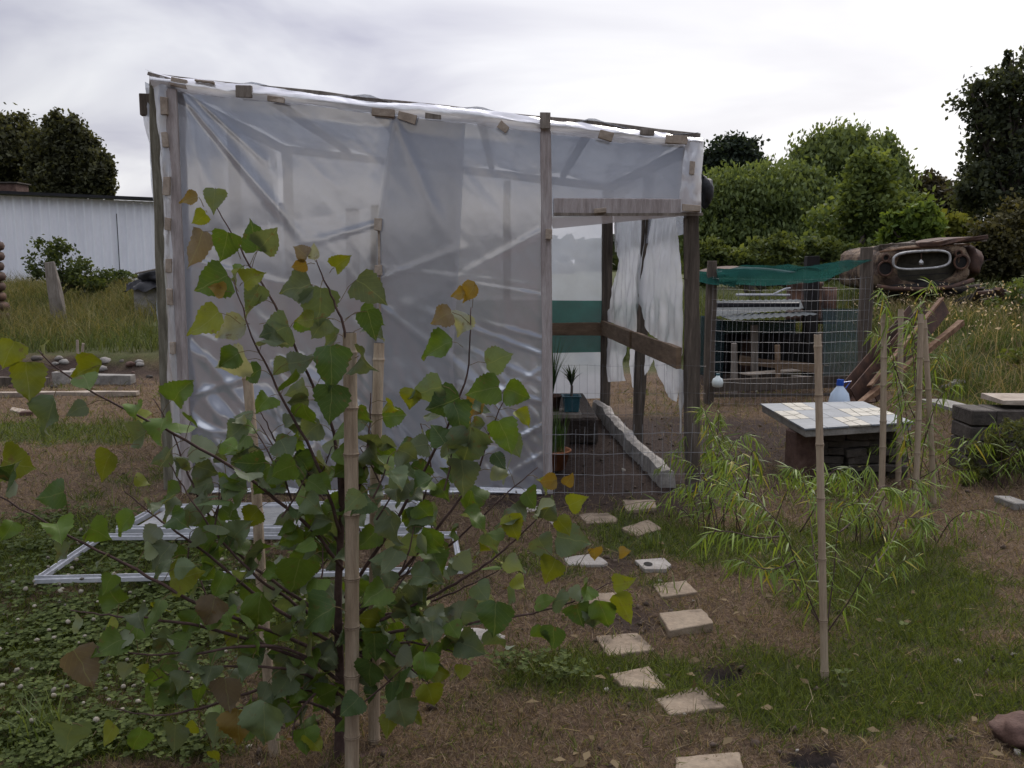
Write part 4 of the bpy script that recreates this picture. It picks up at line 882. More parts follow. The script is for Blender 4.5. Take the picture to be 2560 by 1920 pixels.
while z < zt: mb.tube([(xa + (xb - xa) * i / 8, PY - .06, z + random.uniform(-.006, .006) - .02 * math.sin(math.pi * i / 8)) for i in range(9)], .0016, 3); z += .11
mb.build('wire_mesh', WIRE, pen)
mb = MB(); x = xa; 
while x < xb + 1: mb.tube([(x, PY + 1.8, .05), (x + .03, PY + 1.8, zt - .2)], .002, 3); x += .09
mb.build('rear_mesh', WIRED, pen)
def clothd(U, V_, pos): x, z = pos[..., 0], pos[..., 2]; return np.stack([0 * x, (fbm(x * 5, z * 8, 33) - .5) * .12, (fbm(x * 3.3, V_ * 2, 35) - .5) * .08], -1)
cl = thing('shade_cloth', P(1900, 690, PY), 'green shade cloth strung between the two front pen posts', 'cloth')
sheet('strip', [P(1745, 678, PY + .1), P(1745, 708, PY - .1)], [P(1845, 682, PY), P(1838, 718, PY - .1)], 20, 10, TEAL, cl, clothd)
sheet('strip', [P(1790, 674, PY - .05), P(1795, 695, PY - .15), P(1800, 712, PY - .05)], [P(2180, 648, PY - .06), P(2150, 668, PY - .12), P(2060, 706, PY - .05)], 60, 12, TEAL, cl, clothd)
def flat(px0, py0, px1, py1, y0, y1, m, name, par, seed=2):
    def dd(U, V_, pos): x, z = pos[..., 0], pos[..., 2]; return np.stack([0 * x, (fbm(x * 4, z * 4, seed) - .5) * .10, 0 * x], -1)
    return sheet(name, [P(px0, py0, y0), P(px0, py1, y1)], [P(px1, py0, y0), P(px1, py1, y1)], 24, 20, m, par, dd)
flat(2058, 772, 2162, 945, 9.75, 9.7, NETD, 'side_net', pen)
# hutch inside pen
hu = thing('chicken_hutch', P(1930, 960, 11.4), 'low dark hutch roofed with grey sheets inside the wire pen', 'hutch')
h0 = float(terr(3.2, 11.8)); 
def bx(px0, py0, px1, py1, Yd, dep, m, name, par):
    a = P(px0, py1, Yd); b_ = P(px1, py0, Yd); return MB().cube(((a.x + b_.x) / 2, Yd + dep / 2, (a.z + b_.z) / 2), (b_.x - a.x, dep, b_.z - a.z), 0, .01).build(name, m, par, bevel=.004)
bx(1785, 835, 2060, 975, 12.0, .06, DARK, 'back_wall', hu); bx(1785, 800, 1812, 985, 11.0, .9, NETD, 'side_wall', hu)
def corr(U, V_, pos): x = pos[..., 0]; return np.stack([0 * x, 0 * x, .006 * np.sin(x * 75)], -1)
sheet('roof_sheet', [P(1780, 752, 12.4), P(1790, 790, 11.1)], [P(2000, 748, 12.4), P(2010, 772, 11.1)], 160, 8, GREYSH, hu, corr)
sheet('loose_sheet', [P(1795, 787, 11.2), P(1830, 800, 10.3)], [P(2010, 780, 11.2), P(2052, 786, 10.3)], 160, 8, GREYSH, hu, corr)
bx(1785, 758, 2000, 768, 11.0, .05, BLACK, 'fascia', hu); bx(1785, 800, 1990, 835, 11.9, .04, NETD, 'curtain', hu)
for q_, (a, b_) in enumerate(((1850, 1880), (1960, 2010))): bx(a, 850, b_, 930, 11.6, .03, DARK if q_ else RUST, 'panel', hu)
o = MB().box(P(1860, 935, 10.2), P(1990, 925, 10.5), .16, .015).build('loose_plank', WOODP, None); tag(o, 'grey plank lying inside the pen between the short stakes', 'plank')
o = MB().box(P(1990, 942, 10.0), P(2120, 950, 10.2), .2, .02).build('loose_plank', WOOD, None); tag(o, 'wide weathered plank near the water jug inside the pen', 'plank')
# drum
dc = P(2010, 740, 12.8); dr = thing('rusty_drum', (dc.x, 12.8, dc.z - .4), 'rusty brown steel drum standing behind the pen', 'drum')
mb = MB(); mb.tube([(dc.x, 12.8, dc.z - .35 + z) for z in (0, .03, .05, .07, .25, .28, .31, .48, .52, .55)], [.24, .24, .26, .24, .24, .26, .24, .24, .26, .255], 24); mb.build('body', RUST, dr, smooth=True)
mb = MB(); mb.tube([(dc.x + .34, 12.9, dc.z - .4), (dc.x + .34, 12.9, dc.z + .12)], .16, 20); o = mb.build('rusty_pipe', RUST, None, smooth=True); tag(o, 'narrow rusty cylinder right next to the steel drum', 'pipe')
# car roof / sheet pile behind pen
cr_ = thing('car_roof', P(1890, 680, 14), 'rusted white rimmed car roof panel lying behind the pen', 'car panel')
vs = []; n = 30
L1 = [P(1788 + 215 * i / n, 683 - 14 * math.sin(math.pi * (i / n) ** .8), 13.6) for i in range(n + 1)]; L2 = [p + Vector((0, 1.3, .02)) for p in L1]; 
sheet('panel', L1, L2, 6, 60, RUST, cr_); mb = MB(); mb.tube([p + Vector((0, 0, -.015)) for p in L1], .022, 6); mb.build('rim', ALU, cr_)
MB().box(P(1800, 690, 13.7), P(2000, 700, 13.7), .4, .22, jit=.02).build('sill', DARK, cr_)
o = MB().tube([P(1840, 737, 12.6), P(1930, 737, 12.6), P(1975, 738, 12.6)], .018, 6).tube([P(1930, 737, 12.6), P(1962, 722, 12.6), P(1976, 720, 12.6)], .014, 6).build('chrome_trim', ALU, None); tag(o, 'pale bent metal trim lying behind the pen under the cloth', 'metal trim')

# bottle and jug
def lathe(prof_, c, n=16):
    mb = MB(); vs = [Vector(c) + Vector((r * math.cos(2 * math.pi * j / n), r * math.sin(2 * math.pi * j / n), z)) for z, r in prof_ for j in range(n)]
    mb.add(vs, [(i * n + j, i * n + (j + 1) % n, (i + 1) * n + (j + 1) % n, (i + 1) * n + j) for i in range(len(prof_) - 1) for j in range(n)] + [tuple(range(n - 1, -1, -1)), tuple((len(prof_) - 1) * n + j for j in range(n))]); return mb
bc = P(1794, 955, 9.25)
bo = thing('white_bottle', bc, 'small pale plastic jug hanging on the mesh by the left pen post', 'bottle')
lathe([(-.055, .03), (-.045, .055), (.0, .062), (.035, .05), (.055, .022), (.075, .018)], bc).build('body', BOTW, bo, smooth=True); lathe([(.072, .021), (.092, .021)], bc).build('cap', BLUEP, bo)
jc = P(2097, 1030, 7.6); jz = float(terr(jc.x, 7.6))
jg = thing('water_jug', (jc.x, 7.6, jz), 'clear five litre water jug with blue cap standing behind the mosaic table', 'water jug')
jh = P(2099, 957, 7.6).z - jz; s_ = jh
lathe([(0, .085), (.01, .092), (.12 * s_ / .3, .09), (.14 * s_ / .3, .094), (s_ * .62, .094), (s_ * .8, .075), (s_ * .93, .03), (s_ * .97, .024)], (jc.x, 7.6, jz), 20).build('bottle', JUG, jg, smooth=True)
lathe([(.012, .086), (s_ * .5, .087)], (jc.x, 7.6, jz), 20).build('water', WATER, jg, smooth=True); lathe([(s_ * .95, .03), (s_ * 1.06, .03)], (jc.x, 7.6, jz), 16).build('cap', CAPB, jg)
lathe([(s_ * .955, .031), (s_ * 1.01, .032)], (jc.x, 7.6, jz), 16).build('neck_ring', CAPB, jg)
MB().tube([(jc.x + .05, 7.6, jz + s_ * .9), (jc.x + .09, 7.6, jz + s_ * 1.03), (jc.x + .02, 7.6, jz + s_ * 1.0)], .006, 6).build('handle', CAPB, jg)

# rusty trough
tr = thing('rusty_trough', G(2150, 1010), 'long rusted metal trough leaning up from the ground behind the staked willow', 'trough')
T0 = P(2150, 1010, 8.2); T1 = P(2330, 790, 9.2); d = (T1 - T0).normalized(); side = Vector((.80, -.25, .45)).normalized(); side = (side - d * side.dot(d)).normalized(); nn_ = d.cross(side).normalized()
wdt = .36; ht = .17
MB().box(T0, T1, wdt, .012, nn_).build('floor', RUST, tr)
for k, nm in ((-1, 'side_wall'), (1, 'side_wall')):
    a = T0 + side * k * wdt / 2 - nn_ * ht / 2 * 1; b_ = T1 + side * k * wdt / 2 - nn_ * ht / 2; MB().box(a, b_, .012, ht, nn_).build(nm, RUST, tr)
MB().box(T0 + side * wdt / 2 - nn_ * ht, T1 + side * wdt / 2 - nn_ * ht, .05, .02, nn_).build('edge', RUSTO, tr)
MB().box(T0 - side * .02 - nn_ * ht * .5, T1 - side * .02 - nn_ * ht * .5, .012, ht, nn_).build('divider', RUST, tr)
MB().box(P(2150, 1010, 7.9), P(2404, 806, 8.9), .06, .05, jit=.004).build('rust_bar', RUSTO, tr)

# ------------------------------------------------------------------ mosaic table
zt = .42
def atz(px, py, z): d = ray(px, py); k = (z - CAMZ) / d.z; return Vector((0, 0, CAMZ)) + d * k
q4 = [atz(2012, 1072, zt), atz(2286, 1055, zt), atz(2158, 1003, zt), atz(1900, 1009, zt)]
cen = sum(q4, Vector()) / 4; tb = thing('mosaic_table', (cen.x, cen.y, 0), 'low garden table topped with grey slate and cream broken tiles on stones', 'table')
MB().prism([cen.lerp(p, .97) + Vector((0, 0, -.012)) for p in q4], .05).build('slab', STONE, tb, bevel=.004)
def bil(u, v): return (q4[0].lerp(q4[1], u)).lerp(q4[3].lerp(q4[2], u), v)
nu_, nv_ = 5, 3
for i in range(nu_):
    for j in range(nv_):
        u0, u1, v0, v1 = i / nu_, (i + 1) / nu_, j / nv_, (j + 1) / nv_; e_ = .0025
        cream = (i, j) in ((2, 0), (0, 1), (3, 1), (4, 1), (1, 2))
        if not cream:
            mb = MB(); mb.prism([bil(u0 + e_, v0 + e_), bil(u1 - e_, v0 + e_), bil(u1 - e_, v1 - e_), bil(u0 + e_, v1 - e_)], .011); mb.build('slate_tile', SLATE, tb)
        else:
            mb = MB(); cu_, cv_ = random.uniform(.35, .65), random.uniform(.35, .65); P4 = [(u0, v0), (u0 + (u1 - u0) * cu_, v0), (u1, v0), (u1, v0 + (v1 - v0) * cv_), (u1, v1), (u0 + (u1 - u0) * (1 - cu_), v1), (u0, v1), (u0, v0 + (v1 - v0) * (1 - cv_))]
            c_ = (u0 + (u1 - u0) * random.uniform(.4, .6), v0 + (v1 - v0) * random.uniform(.4, .6))
            for k in range(0, 8, 2):
                tri = [P4[k - 1], P4[k], P4[(k + 1) % 8], c_]; mu = sum(t_[0] for t_ in tri) / 4; mv_ = sum(t_[1] for t_ in tri) / 4
                mb.prism([bil(mu + (t_[0] - mu) * .93, mv_ + (t_[1] - mv_) * .93) + Vector((0, 0, .001)) for t_ in tri], .011)
            mb.build('cream_tile', CREAM, tb)
mb = MB()
for r_ in range(6):
    for k in range(5): mb.cube((cen.x - .28 + k * .14 + random.uniform(-.02, .02) + .05, cen.y - .12 + random.uniform(-.03, .03), .03 + r_ * .055), (.15, .40 - r_ * .01, .053), random.uniform(-.15, .15), .008)
mb.build('stone_base', DSTONE, tb, bevel=.006)
mb = MB().cube((cen.x - .33, cen.y - .3, .19), (.16, .14, .34), .2, .01); mb.build('stone_base', BRICK, tb, bevel=.008)

# block planter right
pl = thing('block_planter', (3.75, 6.3, 0), 'dark stacked block wall with a board on top at the right edge', 'block wall')
px0 = P(2420, 1190, 6.2).x
for r_ in range(4):
    for k in range(5):
        x0 = px0 + k * .37 + (.18 if r_ % 2 else 0)
        if r_ % 2 and k == 0: MB().cube((px0 + .085, 6.35, .06 + r_ * .115), (.165, .3, .108), 0, .005).build('block', DSTONE, pl, bevel=.008)
        MB().cube((x0 + .18, 6.35, .06 + r_ * .115), (.355, .3 + random.uniform(-.02, .02), .108), 0, .006).build('block', DSTONE, pl, bevel=.008)
MB().box((px0 + .25, 6.42, .51), (px0 + 1.9, 6.34, .51), .34, .035, jit=.004).build('board', WOODP, pl)
MB().box(P(2330, 1000, 7.6), P(2480, 1042, 6.7), .22, .025, jit=.004).build('sloping_board', STONE, pl)
o = block('rock', 2550, 1275, 50, 22, .18, STONE, 'pale flat rock on the ground at the right edge', 'rock', .2)
p = G(2540, 1860); o = blob((p.x + .02, p.y, p.z + .04), (.09, .08, .05), 5, BRICK, None, 'red_rock'); tag(o, 'reddish brown rock in the bottom right corner', 'rock')
for i, (a, b_) in enumerate(((2385, 968), (2370, 975), (2395, 962))):
    p = G(a, b_); o = blob((p.x, p.y, p.z + .03), (.07, .05, .035), i + .4, PALEST, None, 'pale_stone', 2); tag(o, 'pale stone in the group lying on the right grass slope', 'stone', 'pale stones on the right slope')

# ------------------------------------------------------------------ wrecked car front
YC = 13.0; cg = P(2310, 700, YC)
car = thing('wrecked_car', (cg.x, YC, float(terr(cg.x, YC))), 'rotting brown front end of an old car with chrome oval grille', 'car wreck')
kx = YC / F
def CP(px, py, dy=0): return P(px, py, YC + dy)
tl, trr = CP(2190, 632), CP(2440, 606)
# nose: rounded front made as extruded superellipse section rows
n = 40; rows = []
cx_, cz_ = 2312, 668
def nose(th, sc_, dy):
    c_, s_ = math.cos(th), math.sin(th); ex = 3.8; r_ = (abs(c_) ** ex + abs(s_) ** ex) ** (-1 / ex); x = 116 * r_ * c_ * sc_; y = 58 * r_ * s_ * sc_
    return P(cx_ + x, cz_ - y - x * .07, YC) + Vector((0, dy, 0)) + .035 * Vector((mn.noise(Vector((x * .05, y * .05, dy * 2))), mn.noise(Vector((x * .06, y * .06, 9 + dy))), mn.noise(Vector((x * .05, y * .05, 20 + dy * 2)))))
prof_ = [(.0, -.03), (.62, -.03), (.66, -.08), (.9, -.04), (.98, .03), (1.0, .12), (1.0, .9), (1.0, 1.6)]
vs = []; 
for sc_, dy in prof_[1:]:
    for j in range(n): vs.append(nose(2 * math.pi * j / n, sc_, dy))
m_r = len(prof_) - 1; mb = MB(); mb.add(vs, [(i * n + j, i * n + (j + 1) % n, (i + 1) * n + (j + 1) % n, (i + 1) * n + j) for i in range(m_r - 1) for j in range(n)]); mb.build('body', CARP, car, smooth=True)
mb = MB(); mb.add([nose(2 * math.pi * j / n, .64, .02) for j in range(n)], [tuple(range(n))]); mb.build('grille_cavity', surf('grille_void', [(.3, (.02, .018, .012)), (.7, (.075, .065, .045))], 6), car)
ring = []
for j in range(49):
    a = 2 * math.pi * j / 48; c_, s_ = math.cos(a), math.sin(a); ex = 3.2; r_ = (abs(c_) ** ex + abs(s_) ** ex) ** (-1 / ex); x = 71 * r_ * c_; y = 22 * r_ * s_; ring.append(P(2304 + x, 650 - y - x * .06, YC - .13))
MB().tube(ring, .019, 8, False).build('grille_ring', CHROME, car, smooth=True)
mb = MB(); mb.add([P(2303, 647, YC - .12), P(2309, 655, YC - .14), P(2308, 661, YC - .13), P(2298, 661, YC - .13), P(2297, 655, YC - .14)], [(0, 1, 2, 3, 4)]); mb.add([P(2303, 647, YC - .12), P(2309, 655, YC - .14), P(2303, 658, YC - .16), P(2297, 655, YC - .14)], [(0, 1, 2, 3)]); mb.build('badge', CHROME, car)
MB().box(P(2303, 672, YC - .12), P(2303, 630, YC - .12), .01, .01).build('badge_bar', RUST, car)
def lampring(px, py, r, nm='headlight_hole'):
    c_ = P(px, py, YC - .09); mb = MB(); k = 20
    mb.add([c_ + Vector((r * math.cos(6.283 * j / k), 0, r * math.sin(6.283 * j / k))) for j in range(k)], [tuple(range(k))]); hd = mb.build(nm, DARK, car)
    rg_ = [c_ + Vector((r * math.cos(6.283 * j / k), -.01, r * math.sin(6.283 * j / k))) for j in range(k + 1)]; MB().tube(rg_, .016, 6, False).build('lamp_rim', RUST, hd)
lampring(2213, 671, .105); lampring(2214, 645, .05); lampring(2402, 655, .10); lampring(2396, 634, .045)
MB().box(P(2190, 622, YC + .4), P(2280, 614, YC + .3), .5, .10, jit=.03).build('hood', WOODD, car, bevel=.01); MB().box(P(2262, 616, YC + .35), P(2430, 598, YC + .4), .9, .07, jit=.03).build('hood', RUST, car, bevel=.01)
for k in range(9):
    a = P(2200 + k * 26, 618 - k * 2 + random.uniform(-4, 4), YC + random.uniform(.0, .4)); b_ = a + Vector((random.uniform(.2, .5), random.uniform(-.1, .2), random.uniform(-.05, .08)))
    MB().box(a, b_, .06, .03, jit=.006).build('debris', random.choice([WOODD, RUST, WOOD]), car)
MB().tube([P(2192, 716, YC - .12), P(2230, 722, YC - .2), P(2310, 724, YC - .24), P(2380, 718, YC - .2), P(2432, 700, YC - .05)], .035, 8).build('bumper', RUST, car, smooth=True)
MB().tube([P(2200, 630, YC - .02), P(2260, 621, YC - .06), P(2340, 616, YC - .06), P(2424, 611, YC)], .014, 6).build('hood_seam', RUSTO, car)
MB().box(P(2250, 690, YC - .11), P(2370, 683, YC - .11), .02, .012).build('front_seam', DARK, car)
blob(P(2310, 722, YC + .1), (.62, .3, .14), 3, DARK, car, 'front_valance', 3, .3)
blob(P(2405, 655, YC + .7), (.2, .5, .28), 8, RUST, car, 'fender', 3, .25)
# scrap pile at the right edge
for i in range(12):
    a = P(random.uniform(2440, 2560), random.uniform(712, 760), 11.6 + random.random()); b_ = a + Vector((random.uniform(-.5, .6), random.uniform(-.3, .3), random.uniform(-.2, .15)))
    a.z = min(a.z, 1.35); o = MB().box(a, b_, random.uniform(.05, .12), random.uniform(.03, .07), jit=.01).build('scrap_plank', random.choice([WOODD, RUST, WOODD]), None, bevel=.003); tag(o, 'dark scrap plank in the heap beside the wrecked car at right', 'plank', 'planks in the right scrap heap')
o = blob(P(2560, 775, 12.6), (1.0, .5, .32), 9, DARK, None, 'scrap_heap', 4, .4); tag(o, 'dark heap of rotten scrap at the right edge beside the car', 'heap')

# ------------------------------------------------------------------ window frames on the grass
def wframe(name, q, th, wd, m, label, mull=(), z0=.02, pane=None):
    pts = [G(c_[0], c_[1], z0) for c_ in q]; zz = max(p.z for p in pts) + .01
    for p in pts: p.z = zz
    c_ = sum(pts, Vector()) / 4; root = thing(name, c_, label, 'window frame')
    for i in range(4):
        a, b_ = pts[i], pts[(i + 1) % 4]; d = (b_ - a).normalized(); ext = wd / 2 if i % 2 == 0 else -wd / 2
        rl = MB().box(a - d * ext, b_ + d * ext, wd, th).build('rail', m, root, bevel=.002)
        lip = MB().box(a - d * ext + Vector((0, 0, th / 2 + .006)), b_ + d * ext + Vector((0, 0, th / 2 + .006)), wd * .22, .012); lip.build('lip', m, rl)
    for u in mull:
        a = pts[0].lerp(pts[1], u); b_ = pts[3].lerp(pts[2], u); MB().box(a, b_, wd * .7, th * .8).build('mullion', m, root)
    if pane:
        mb = MB(); mb.prism([c_.lerp(p, .93) + Vector((0, 0, .0)) for p in pts], .004); mb.build('pane', pane, root)
    return root
PANE = surf('dusty_pane', [(.3, (.20, .20, .19)), (.7, (.36, .35, .33))], 5, rough=.35)
wframe('aluminium_frame', [(95, 1457), (1152, 1438), (1136, 1352), (252, 1352)], .022, .026, ALU, 'large white aluminium frame lying on clover behind the poplar', (), .06)
wframe('aluminium_window', [(300, 1338), (1075, 1326), (1045, 1268), (395, 1276)], .028, .032, ALU, 'white aluminium window with dusty pane lying nearer the greenhouse', (.5,), .06, PANE)

# ------------------------------------------------------------------ stepping stones
Z5 = lambda l: [(1200 + a * .4642, 1150 + b_ * .4642) for a, b_ in l]
ST = [([(767, 232), (942, 228), (951, 272), (787, 285)], 'farthest stepping tile, nearest to the greenhouse wire gate'),
      ([(533, 315), (575, 300), (700, 297), (740, 330), (735, 350), (575, 355)], 'hexagonal cut corner tile left in the far row near the gate'),
      ([(762, 378), (905, 342), (985, 385), (840, 422)], 'diamond turned tile with chipped top, third from the gate'),
      ([(455, 550), (612, 518), (692, 572), (655, 590), (470, 575)], 'five sided pale tile left of the drain tile with the hole'),
      None,
      ([(925, 690), (1110, 660), (1170, 730), (975, 758)], 'tile with grass growing over its left edge just below the drain tile'),
      ([(548, 738), (773, 735), (790, 815), (610, 817)], 'pale tile partly hidden by hanging poplar leaves'),
      ([(962, 870), (1195, 848), (1260, 930), (1015, 965)], 'thick raised tile standing proud of the soil mid path'),
      ([(620, 970), (850, 948), (940, 1045), (690, 1075)], 'flat square tile left of the thick raised one'),
      ([(700, 1180), (905, 1148), (1012, 1250), (760, 1250)], 'tile half sunk in green grass left of the burnt patch'),
      ([(945, 1305), (1170, 1242), (1325, 1355), (1020, 1400)], 'large diamond turned tile below the burnt patch'),
      ([(1055, 1632), (1390, 1622), (1420, 1720), (1040, 1730)], 'nearest stepping tile cut by the bottom edge of the photo')]
for i, s in enumerate(ST):
    if s is None: continue
    slab('stepping_tile', Z5(s[0]), .045 if i == 7 else .03, TILE if i not in (1, 3) else TILEW if i == 3 else TILE, 'beige ' + s[1] if 'beige' not in s[1] else s[1], 'paving tile', 'stepping tiles leading to the greenhouse', .003, .012 if i == 7 else 0)
dt = [G(*c_) for c_ in Z5([(833, 558), (990, 552), (1030, 590), (1000, 612), (885, 613)])]; c_ = sum(dt, Vector()) / 5
drn = thing('drain_tile', c_, 'white broken tile with a dark round drain hole', 'paving tile', 'stepping tiles leading to the greenhouse')
zz = max(p.z for p in dt) + .02
mb = MB(); mb.prism([Vector((p.x, p.y, zz)) for p in dt], .02); mb.build('tile', TILEW, drn, bevel=.002)
hc = G(*Z5([(905, 587)])[0]); mb = MB(); mb.add([Vector((hc.x + .022 * math.cos(6.283 * j / 16), hc.y + .03 * math.sin(6.283 * j / 16), zz + .003)) for j in range(16)], [tuple(range(16))]); mb.build('hole', DARK, drn)
p = G(1190, 1600); o = blob((p.x, p.y, p.z + .005), (.13, .07, .035), 6, PALEST, None, 'field_stone', 3, .2); tag(o, 'pale rounded stone in dead grass right of the poplar', 'stone')
slab('tile_fragment', Z5([(370, 335), (470, 350), (495, 368), (410, 372)]), .02, TILEW, 'small white tile fragment behind the poplar leaves', 'tile fragment')
slab('tile_fragment', Z5([(240, 262), (320, 255), (330, 275), (250, 285)]), .012, TILEW, 'crumbled white plaster bits near the greenhouse foot', 'tile fragment')
block('wood_scrap', 1930 + 20, 1300, 1, 1, .01, WOOD, 'tiny grey chip in the grass near the tall stake', 'chip')
p = Z5([(960, 655)])[0]; slab('pebble', [(p[0], p[1] - 3), (p[0] + 14, p[1] - 2), (p[0] + 13, p[1] + 3), (p[0] + 1, p[1] + 3)], .015, TILEW, 'small white pebble right of the drain tile', 'pebble')
block('brick', 880, 1908, 190, 16, .12, BRICK, 'red brick half buried at the foot of the thick bamboo stake', 'brick', .05)
# ------------------------------------------------------------------ bamboo stakes
def bamboo(pts, r, label, nodes=7, group=None, top_z=None):
    """pts = [(px,py,Y)...] from top to ground"""
    Ps = [P(*q) for q in pts]; b_ = Ps[-1]; gz = float(terr(b_.x, b_.y)) - .06
    d = (Ps[-1] - Ps[-2]).normalized(); Ps[-1] = Ps[-1] + d * ((gz - Ps[-1].z) / d.z)
    tot = [0]
    for i in range(1, len(Ps)): tot.append(tot[-1] + (Ps[i] - Ps[i - 1]).length)
    def at(s):
        for i in range(1, len(Ps)):
            if s <= tot[i] or i == len(Ps) - 1: return Ps[i - 1].lerp(Ps[i], (s - tot[i - 1]) / (tot[i] - tot[i - 1]))
    root = thing('bamboo_stake', at(tot[-1]), label, 'bamboo stake', group)
    pp_ = []; rr_ = []; nodes_ = []; s = random.uniform(.04, .07)
    while s < tot[-1]: nodes_.append(s); s += tot[-1] / nodes * random.uniform(.75, 1.2)
    ks = sorted(set([0, tot[-1]] + [max(0, n_ + o_) for n_ in nodes_ for o_ in (-.02, -.006, 0, .006, .02)])); ks = [k for k in ks if k <= tot[-1]]
    off = {round(n_, 5): 1 for n_ in nodes_}
    for k in ks:
        pp_.append(at(k)); near = min(abs(k - n_) for n_ in nodes_); rr_.append(r * (.93 + .10 * k / tot[-1]) * (1.13 if near < 1e-6 else 1.03 if near < .008 else .97))
    mb = MB(); mb.tube(pp_, rr_, 14); mb.build('culm', BAM, root, smooth=False)
    # split rim at the top and dark crack
    t0 = at(0); ax = (at(.05) - t0).normalized()
    MB().tube([t0 - ax * .0015, t0 + ax * .02], r * .66, 12).build('hollow', DARK, root)
    for n_ in nodes_[1:]: c_ = at(n_ - .004); MB().tube([c_, c_ + ax * .003], r * 1.12, 14).build('node_ring', BAMN, root)
    return root
GS = 'bamboo stakes round the poplar sapling'
bamboo([(874, 832, 2.5), (880, 1300, 2.47), (880, 1925, 2.44)], .0215, 'thick bamboo stake in front of the poplar with split hollow top', 8, GS)
bamboo([(616, 908, 2.85), (640, 1200, 2.8), (655, 1500, 2.7), (690, 1925, 2.52)], .0175, 'bamboo stake leaning behind the left side of the poplar', 6, GS)
bamboo([(948, 858, 2.75), (938, 1200, 2.7), (935, 1885, 2.6)], .0185, 'bamboo stake standing behind right of the thickest poplar stake', 8, GS)
gs = G(2062, 1705)
bamboo([(2044, 836, gs.y + .02), (2050, 1150, gs.y), (2062, 1705, gs.y)], .0140, 'tall lone bamboo stake with the nearer willow sapling in front of the table', 6)
g2 = 'bamboo stakes round the far willow sapling'
for a, b_, r, lb in (((2210, 785), (2203, 1280), .019, 'leftmost bamboo stake of the cluster around the far willow'), ((2252, 773), (2245, 1215), .019, 'greyer bamboo stake, hindmost of the cluster, leaning behind the willow'),
                     ((2302, 785), (2288, 1278), .0175, 'pale bamboo stake leaning left at the front of the far cluster'), ((2310, 800), (2335, 1260), .0175, 'rightmost bamboo stake of the cluster leaning right')):
    g_ = G(*b_); bamboo([(a[0], a[1], g_.y + .03), ((a[0] + b_[0]) / 2 + 2, (a[1] + b_[1]) / 2, g_.y), (b_[0], b_[1], g_.y)], r, lb, 6, g2)

# ------------------------------------------------------------------ poplar sapling
K = 2560 / 2212
rows = 17; ys_ = np.linspace(0, 1, rows)
prof_w = np.interp(ys_, [0, .04, .12, .22, .35, .5, .64, .77, .88, 1], [.14, .38, .48, .505, .475, .40, .30, .185, .075, 0.0])
TV = []; 
for i, yv in enumerate(ys_):
    ser = 1 + (.07 if i % 2 else -.05); wv_ = prof_w[i] * (ser if 0 < i < rows - 1 else 1); yb = yv - (.06 if i == 0 else 0) * 0
    for u in (-1, -.5, 0, .5, 1):
        xx = u * wv_; yy = yv - (.035 * abs(u) if i < 3 else 0); zz = .10 * abs(u) * wv_ * 2 - .22 * (yv - .4) ** 2 - .05 * math.sin(yv * 9 + u * 2) * abs(u); TV.append((xx, yy, zz))
TV = np.array(TV); TFp = np.array([[i * 5 + k, i * 5 + k + 1, (i + 1) * 5 + k + 1, (i + 1) * 5 + k] for i in range(rows - 1) for k in range(4)])
COLS = {'d': (.05, .088, .022), 'g': (.085, .138, .02), 'y': (.15, .17, .012), 'o': (.19, .125, .022), 'b': (.13, .10, .065), 's': (.10, .135, .065), 'w': (.24, .25, .19), 'm': (.095, .12, .06)}
pop = thing('poplar_sapling', G(845, 1905), 'young poplar sapling with broad green leaves in the foreground', 'sapling')
LF = []   # (base, tdir, ndir, size, colour)
PT = []   # petioles (a,b)
def addleaf(base, t, n, size, c):
    LF.append((np.array(base), np.array(t), np.array(n), size, np.array(COLS[c]) * random.uniform(.8, 1.2)))
def xleaf(px, py, sz, ang, c, Yd=2.45, tw=None, node=None):
    """px,py centre of blade in the 2212-wide frame; sz = blade length in px; ang = tip direction"""
    px *= K; py *= K; k = Yd / F; L_ = sz * K * k * .9; a = R(ang); t_ = Vector((math.cos(a), random.uniform(-.25, .25), math.sin(a))).normalized()
    c0 = P(px, py, Yd) - t_ * L_ * .45; n_ = Vector((random.uniform(-.45, .45), -1, random.uniform(-.1, .55))).normalized()
    if tw is not None: n_ = Vector((math.cos(R(tw)), -math.sin(R(tw)), .2))
    addleaf(c0, t_, n_, L_ * 1.05, c)
    if node is not None: PT.append((P(node[0] * K, node[1] * K, Yd + .02), Vector(c0)))
    else:
        pt_ = Vector(c0) - t_ * .02; PT.append((pt_ + Vector((random.uniform(-.02, .02), .01, -.03)), Vector(c0)))
